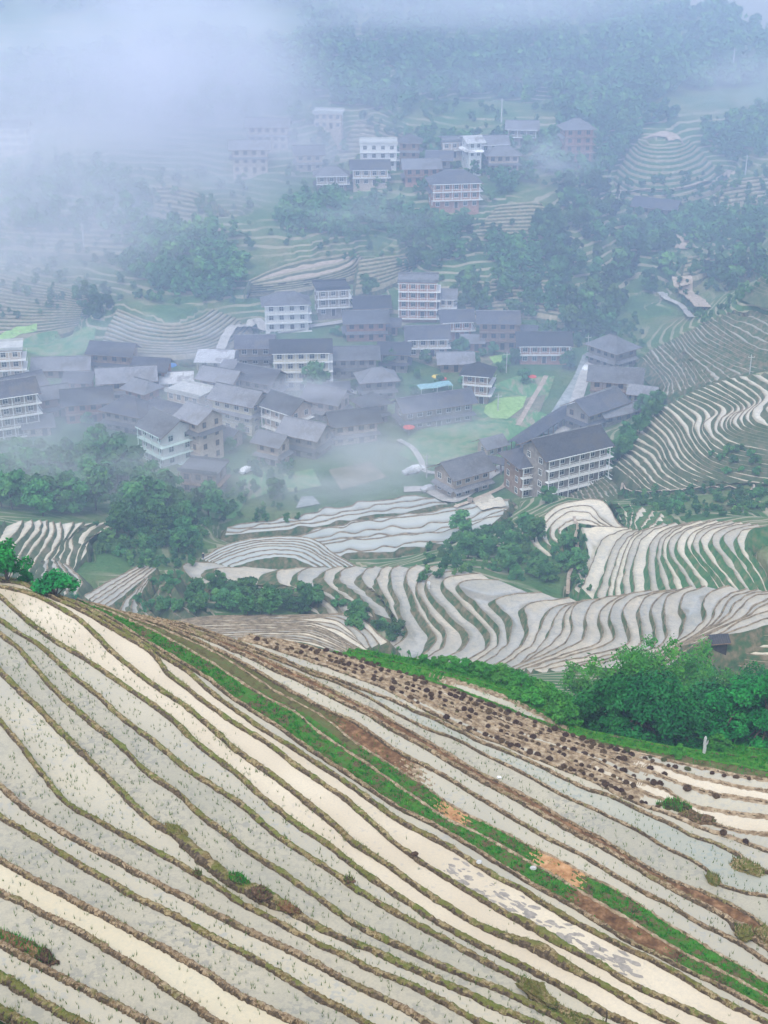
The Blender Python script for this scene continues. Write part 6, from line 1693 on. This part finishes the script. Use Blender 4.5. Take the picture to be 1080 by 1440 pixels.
scatter([(470,850),(500,850),(560,872),(560,900),(520,890),(480,866)], 9, ['mbush0','mbush1'], (.5,.8), 'scrub_bush', 'scrub bush on the slope between the spur lobes and the small near spur', 'bush', 'bushes in the hollow', 320)
scatter([(600,780),(650,755),(740,735),(745,775),(800,770),(815,800),(795,832),(740,820),(660,790)], 48, ['mbush0','mbush1','mid1'], (.45,.8), 'scrub_bush', 'green scrub bush in the ravine between the central spur and the spiral terraces', 'bush', 'ravine scrub', 420)
scatter([(170,830),(240,800),(265,800),(255,860),(215,860)], 9, ['mbush0','mbush1'], (.4,.8), 'scrub_bush', 'scrub bush in the gully left of the central spur', 'bush', 'gully scrub', 420)
scatter([(150,735),(280,740),(270,780),(190,790),(130,780)], 22, ['mbush0','mbush1','mid2'], (.6,1.0), 'scrub_bush', 'misty scrub bush on the knoll right of the left lobes', 'bush', 'knoll scrub', 420)
scatter([(-5,660),(60,650),(140,640),(185,668),(215,705),(300,722),(300,742),(200,742),(100,728),(-5,722)], 60, M_, (.85,1.45), 'broadleaf_tree', 'tree in the misty wood below the left quarter of the village', 'tree', 'misty left wood')
plant('mid1', at(207, 735), 1.75, 'broadleaf_tree', 'brightest green tree, rising clear of the misty left wood', 'tree')
scatter([(855,650),(880,612),(905,600),(900,580),(940,560),(950,552),(900,610),(868,655),(850,668)], 18, M_, (.55,.9), 'broadleaf_tree', 'tree on the slope between the large timber hotel and the right terraced hill', 'tree', 'trees behind the timber hotel')
scatter([(880,700),(950,704),(1080,690),(1080,712),(990,722),(900,715)], 16, ['mbush0','mbush1'], (.5,.8), 'scrub_bush', 'dark scrub bush on the band under the right terraced hill', 'bush', 'scrub under the right hill')
scatter([(1000,640),(1075,625),(1080,672),(1020,668)], 10, ['mbush0','mbush1'], (.4,.7), 'scrub_bush', 'scrub bush in the green hollow of the right terraced hill', 'bush', 'scrub in the hill hollow')
for (x, y, s, l) in ((442,555,1.5,'round dark tree in front of the cream guest house'),(547,520,1.1,'dark tree rising between low roofs right of the cream guest house'),(520,418,1.2,'dark green tree behind the single storey charcoal roofed house'),(668,520,.8,'dark tree by the square pavilion'),
                     (735,540,.8,'dark tree at the back edge of the garden plots'),(600,512,.7,'small tree below the white parasol terrace'),(646,500,.9,'tree between the two timber guest houses'),(385,700,.9,'faint tree in the valley mist'),(725,512,.8,'small tree left of the red brown timber house'),
                     (800,520,.9,'tree right of the red brown timber house'),(768,708,.7,'dark round tree at the lower corner of the large timber hotel'),(752,762,.8,'dark tree in the scrub left of the spiral terraces'),(650,752,.9,'bushy dark tree at the edge of the valley flats')):
    g = at(x, y)
    if g: plant(random.choice(M_), g, s, 'village_tree', l, 'tree')
scatter([(0,560),(120,540),(300,540),(400,560),(520,540),(660,500),(700,520),(560,600),(420,640),(330,640),(250,620),(60,610)], 30, M_, (.35,.65), 'village_tree', 'small tree squeezed between the close packed roofs of the lower village', 'tree', 'small trees between the village roofs')
scatter([(560,470),(800,480),(800,520),(700,530),(560,505)], 16, M_, (.4,.75), 'village_tree', 'small tree between the timber houses along the back of the valley floor', 'tree', 'small trees behind the garden plots')
scatter([(380,470),(470,455),(560,470),(560,480),(460,478),(390,480)], 8, ['mbush0','mbush1'], (.6,1.0), 'garden_bush', 'bush on the green slope under the white guest house', 'bush', 'bushes under the guest houses')
scatter([(95,415),(150,412),(160,445),(130,452)], 9, FK, (.5,.8), 'broadleaf_tree', 'misty tree between the two fans of terraces at left', 'tree', 'misty trees between the terraces')
# wooded gully right of the village and the slopes above: the nearest as trees of their own
scatter([(800,470),(780,380),(740,330),(800,270),(860,250),(880,300),(930,340),(950,380),(930,410),(900,440),(890,470),(850,478)], 74, FK + ['con0'], (.75,1.25), 'forest_tree', 'tree in the dense wooded gully above the right end of the village', 'tree', 'gully forest')
scatter([(640,455),(700,450),(780,475),(790,430),(720,400),(640,400)], 22, FK, (.5,.9), 'forest_tree', 'tree on the grassy slope behind the paired timber houses', 'tree', 'slope trees')
scatter([(540,320),(600,315),(670,345),(640,390),(560,380)], 20, FK, (.6,1.0), 'forest_tree', 'tree on the slope between the upper village and the tall brown hotel', 'tree', 'slope trees below the upper village')
scatter([(985,400),(1000,370),(1080,340),(1080,380),(1010,420)], 16, FK + ['con0', 'con1'], (.6,1.0), 'forest_tree', 'tree along the far ridge above the right terraced hill', 'tree', 'ridge trees')
for (x, y, s, l) in ((1062,352,1.1,'tall dark conifer near the right edge above the terraced hill'),(1070,345,.9,'dark conifer beside the tall one near the right edge'),(660,330,.8,'lone dark conifer left of the small yellow terraces'),(867,300,1.2,'tall dark conifer at the top of the wooded gully'),(855,290,1.0,'dark conifer left of the tall one at the top of the gully'),(815,290,1.0,'dark conifer right below the tower like house')):
    plant(random.choice(['con0', 'con1']), at(x, y), s, 'conifer', l, 'tree')
# the far wood reads as one mass
def mass(name, polys, label, keys=('far0', 'far1', 'far2', 'far3'), ds=3):
    Vs = []; Fs = []; off = 0
    for poly, n, (s0, s1), con in polys:
        for g in scatter(poly, n, None, None, None, None, None, None):
            key = random.choice(['con0', 'con1']) if random.random() < con else random.choice(keys)
            me = TREES[key][0]; nv = len(me.vertices); co = np.empty(nv * 3, np.float32); me.vertices.foreach_get('co', co); co = co.reshape(-1, 3)
            # every other leaf, larger, keeps the mass light
            q = co.reshape(-1, 4, 3); q = q[random.randrange(ds)::ds]; c = q.mean(1, keepdims=True); q = c + (q - c) * 1.35
            a = random.uniform(0, 6.28); s = random.uniform(s0, s1)
            Rm = np.array([[math.cos(a), -math.sin(a), 0], [math.sin(a), math.cos(a), 0], [0, 0, 1]])
            v = q.reshape(-1, 3) @ Rm.T * s + np.array(g)
            Vs.append(v); Fs.append(np.arange(len(v)).reshape(-1, 4) + off); off += len(v)
    o = link(name, mesh(name, np.concatenate(Vs), np.concatenate(Fs), ['leaf_far'])); tag(o, label, 'forest', kind='stuff')
mass('forest', [
 ([(430,20),(700,15),(960,10),(1080,45),(1080,120),(960,130),(880,160),(800,190),(770,150),(650,140),(560,165),(470,150),(400,120)], 760, (.8, 1.4), .15),
 ([(770,190),(880,150),(960,170),(900,190),(870,230),(850,260),(790,270),(760,240)], 90, (.7, 1.1), .1),
 ([(980,190),(1080,160),(1080,230),(1040,230),(1000,220)], 40, (.7, 1.1), .2),
 ([(400,290),(500,285),(600,310),(660,320),(640,345),(540,335),(440,330),(390,320)], 110, (.5, .95), .05),
 ([(680,340),(790,335),(800,380),(780,440),(740,420),(700,380)], 80, (.35, .75), .1),
 ([(560,195),(620,195),(700,200),(780,200),(770,240),(740,260),(710,280),(690,262)], 60, (.5, .9), .1),
 ([(0,100),(100,80),(300,60),(430,60),(430,170),(300,180),(100,180),(0,180)], 260, (.8, 1.3), .1),
 ([(200,330),(330,330),(350,380),(330,430),(230,420),(170,380)], 110, (.6, 1.1), .05),
 ([(0,240),(150,240),(210,280),(200,330),(60,330),(0,320)], 90, (.6, 1.1), .1),
 ([(880,320),(960,310),(1080,300),(1060,340),(960,345),(900,340)], 60, (.5, .9), .1),
 ([(-80,-120),(500,-120),(960,-100),(960,0),(500,15),(-60,20)], 260, (.9, 1.4), .1),
], 'dense misty forest covering the mountain behind the villages')
mass('scrub', [
 ([(350,300),(700,310),(800,340),(800,470),(640,450),(560,380),(380,350)], 200, (.16, .42), 0),
 ([(0,240),(350,240),(360,340),(330,430),(150,430),(0,460)], 260, (.2, .55), 0),
 ([(860,260),(1080,230),(1080,400),(960,420),(880,330)], 220, (.2, .5), .05),
 ([(400,150),(800,150),(800,260),(700,290),(400,280)], 220, (.2, .55), .05),
 ([(740,460),(900,450),(905,500),(800,515),(720,500)], 70, (.2, .4), 0),
 ([(590,820),(600,770),(740,725),(760,790),(820,740),(830,835),(700,800)], 160, (.12, .26), 0),
 ([(130,740),(300,735),(270,800),(190,800)], 110, (.14, .3), 0),
 ([(860,695),(1080,680),(1080,725),(960,730)], 110, (.12, .26), 0),
 ([(280,655),(420,650),(420,735),(290,735)], 60, (.16, .36), 0),
 ([(930,400),(1000,440),(1080,380),(1080,400),(990,460)], 60, (.15, .35), 0),
], 'low scrub and small trees spread over the slopes around the villages')
print('objects', len(bpy.data.objects))
# ------------------------------------------------------------------ air, light, eye
cam = bpy.data.cameras.new('camera'); co = bpy.data.objects.new('camera', cam); COL.objects.link(co)
co.location = (0, 0, CAMZ); co.rotation_euler = (R_(90 - PITCH), 0, 0)
cam.sensor_fit = 'HORIZONTAL'; cam.angle = R_(30.0); cam.clip_end = 6000; cam.clip_start = .5
sc.camera = co
w = bpy.data.worlds.new('World'); sc.world = w; w.use_nodes = True
nt = w.node_tree; bg = nt.nodes['Background']
sky = nt.nodes.new('ShaderNodeTexSky'); sky.sky_type = 'NISHITA'; sky.sun_disc = False
SUN_EL, SUN_AZ = R_(58), R_(200)
sky.sun_elevation = SUN_EL; sky.sun_rotation = SUN_AZ
hs = nt.nodes.new('ShaderNodeHueSaturation'); hs.inputs['Saturation'].default_value = .30
nt.links.new(sky.outputs[0], hs.inputs['Color']); nt.links.new(hs.outputs[0], bg.inputs[0])
bg.inputs[1].default_value = .15
sun = bpy.data.lights.new('sun', 'SUN'); so = bpy.data.objects.new('sun', sun); COL.objects.link(so)
sun.energy = 0.8; sun.angle = R_(14); sun.color = (1, .96, .90)
dirv = Vector((math.sin(SUN_AZ) * math.cos(SUN_EL), math.cos(SUN_AZ) * math.cos(SUN_EL), math.sin(SUN_EL)))
so.rotation_euler = (-dirv).to_track_quat('-Z', 'Y').to_euler()

def volume(name, color, dens, build=None, aniso=.3):
    m = bpy.data.materials.new(name); m.use_nodes = True; nt = m.node_tree; nt.nodes.clear()
    out = nt.nodes.new('ShaderNodeOutputMaterial'); v = nt.nodes.new('ShaderNodeVolumePrincipled')
    v.inputs['Color'].default_value = (*color, 1); v.inputs['Density'].default_value = dens; v.inputs['Anisotropy'].default_value = aniso
    nt.links.new(v.outputs[0], out.inputs['Volume'])
    if build: build(nt, v)
    MAT[name] = m; return m
HAZE_D = .0007
volume('haze_air', (.50, .69, 1.0), HAZE_D, aniso=0.0)
mb = MB(); mb.box(-620, 620, -40, 900, -30, CAMZ + 60)
o = mb.build('haze', ['haze_air']); tag(o, kind='stuff')

def puff(dens, scale, lo, hi, seed, core=.25):
    def f(nt, v):
        tc = nt.nodes.new('ShaderNodeTexCoord')
        ln = nt.nodes.new('ShaderNodeVectorMath'); ln.operation = 'LENGTH'; nt.links.new(tc.outputs['Object'], ln.inputs[0])
        fall = nt.nodes.new('ShaderNodeMapRange'); fall.interpolation_type = 'SMOOTHSTEP'
        fall.inputs[1].default_value = 1.0; fall.inputs[2].default_value = core; fall.inputs[3].default_value = 0; fall.inputs[4].default_value = 1
        nt.links.new(ln.outputs['Value'], fall.inputs[0])
        mp = nt.nodes.new('ShaderNodeMapping'); mp.inputs['Location'].default_value = (seed * 3.1, seed * 1.7, seed)
        nt.links.new(tc.outputs['Object'], mp.inputs[0])
        n = noise(nt, scale, 3, .55, vec=mp.outputs[0], dist=.4)
        r = nt.nodes.new('ShaderNodeMapRange'); r.inputs[1].default_value = lo; r.inputs[2].default_value = hi; r.inputs[3].default_value = 0; r.inputs[4].default_value = dens
        nt.links.new(n, r.inputs[0])
        m = nt.nodes.new('ShaderNodeMath'); m.operation = 'MULTIPLY'
        nt.links.new(r.outputs[0], m.inputs[0]); nt.links.new(fall.outputs[0], m.inputs[1])
        nt.links.new(m.outputs[0], v.inputs['Density'])
    return f
bm = bmesh.new(); bmesh.ops.create_icosphere(bm, subdivisions=3, radius=1.0)
FOG = [  # px, py, slant distance, half sizes in metres, density, noise scale, lo, hi
 (540, 230, 580, 420, 270, 150, .0022, 1.6, .15, .7), (330, 600, 410, 260, 110, 40, .0070, 4.2, .46, .66),
 (200, 230, 560, 130, 70, 60, .014, 1.5, .25, .65),
 (120, 120, 590, 95, 60, 62, .024, 1.3, .30, .62),
 (40, 320, 500, 90, 55, 48, .034, 1.4, .30, .65),
 (265, 110, 560, 62, 45, 52, .034, 1.2, .25, .60),
 (560, 10, 640, 150, 40, 18, .028, 1.6, .38, .68),
 (480, 680, 350, 46, 30, 15, .045, 1.7, .32, .64),
 (570, 620, 368, 36, 28, 12, .040, 1.8, .34, .66),
 (60, 575, 400, 64, 30, 17, .034, 2.4, .46, .66),
 (110, 665, 335, 62, 30, 20, .030, 2.2, .40, .68),
 (340, 600, 385, 56, 28, 15, .046, 2.4, .45, .66),
 (430, 555, 390, 46, 26, 11, .045, 2.4, .46, .66),
 (380, 245, 540, 46, 32, 24, .034, 1.7, .34, .62),
 (765, 225, 535, 26, 18, 11, .050, 2.0, .42, .64), (230, 500, 440, 60, 30, 14, .040, 2.4, .46, .66), (520, 300, 490, 60, 26, 14, .016, 2.4, .46, .66),
 (1075, 125, 620, 50, 32, 20, .020, 1.6, .36, .64),
 (640, 120, 590, 90, 30, 14, .006, 2.2, .42, .66),
]
for i, (px, py, R, a, b, c, dn_, ns_, lo, hi) in enumerate(FOG):
    volume('fog_%d' % i, (.64, .73, 1.0) if i < 2 else (.93, .92, .97), .01, puff(dn_, ns_, lo, hi, i + 1, .55 if i < 2 else .25), aniso=0.0)
    me = bpy.data.meshes.new('fog_bank'); bm.to_mesh(me); me.materials.append(MAT['fog_%d' % i])
    o = link('fog_bank', me); d = Vector(ray(px, py)).normalized()
    o.location = EYE + d * R; o.scale = (a, b, c); tag(o, kind='stuff')
bm.free()

sc.view_settings.view_transform = 'Standard'; sc.view_settings.look = 'None'; sc.view_settings.gamma = 1
sc.view_settings.exposure = 1.22
sc.render.engine = 'CYCLES'
cy = sc.cycles
cy.max_bounces = 10; cy.diffuse_bounces = 2; cy.glossy_bounces = 2; cy.transmission_bounces = 2; cy.volume_bounces = 8
cy.transparent_max_bounces = 8
cy.use_denoising = True
try: cy.denoiser = 'OPENIMAGEDENOISE'; cy.denoising_prefilter = 'ACCURATE'
except Exception: pass
cy.use_adaptive_sampling = True; cy.adaptive_threshold = .015
cy.volume_step_rate = 1.0; cy.volume_max_steps = 256
cy.sample_clamp_indirect = 4
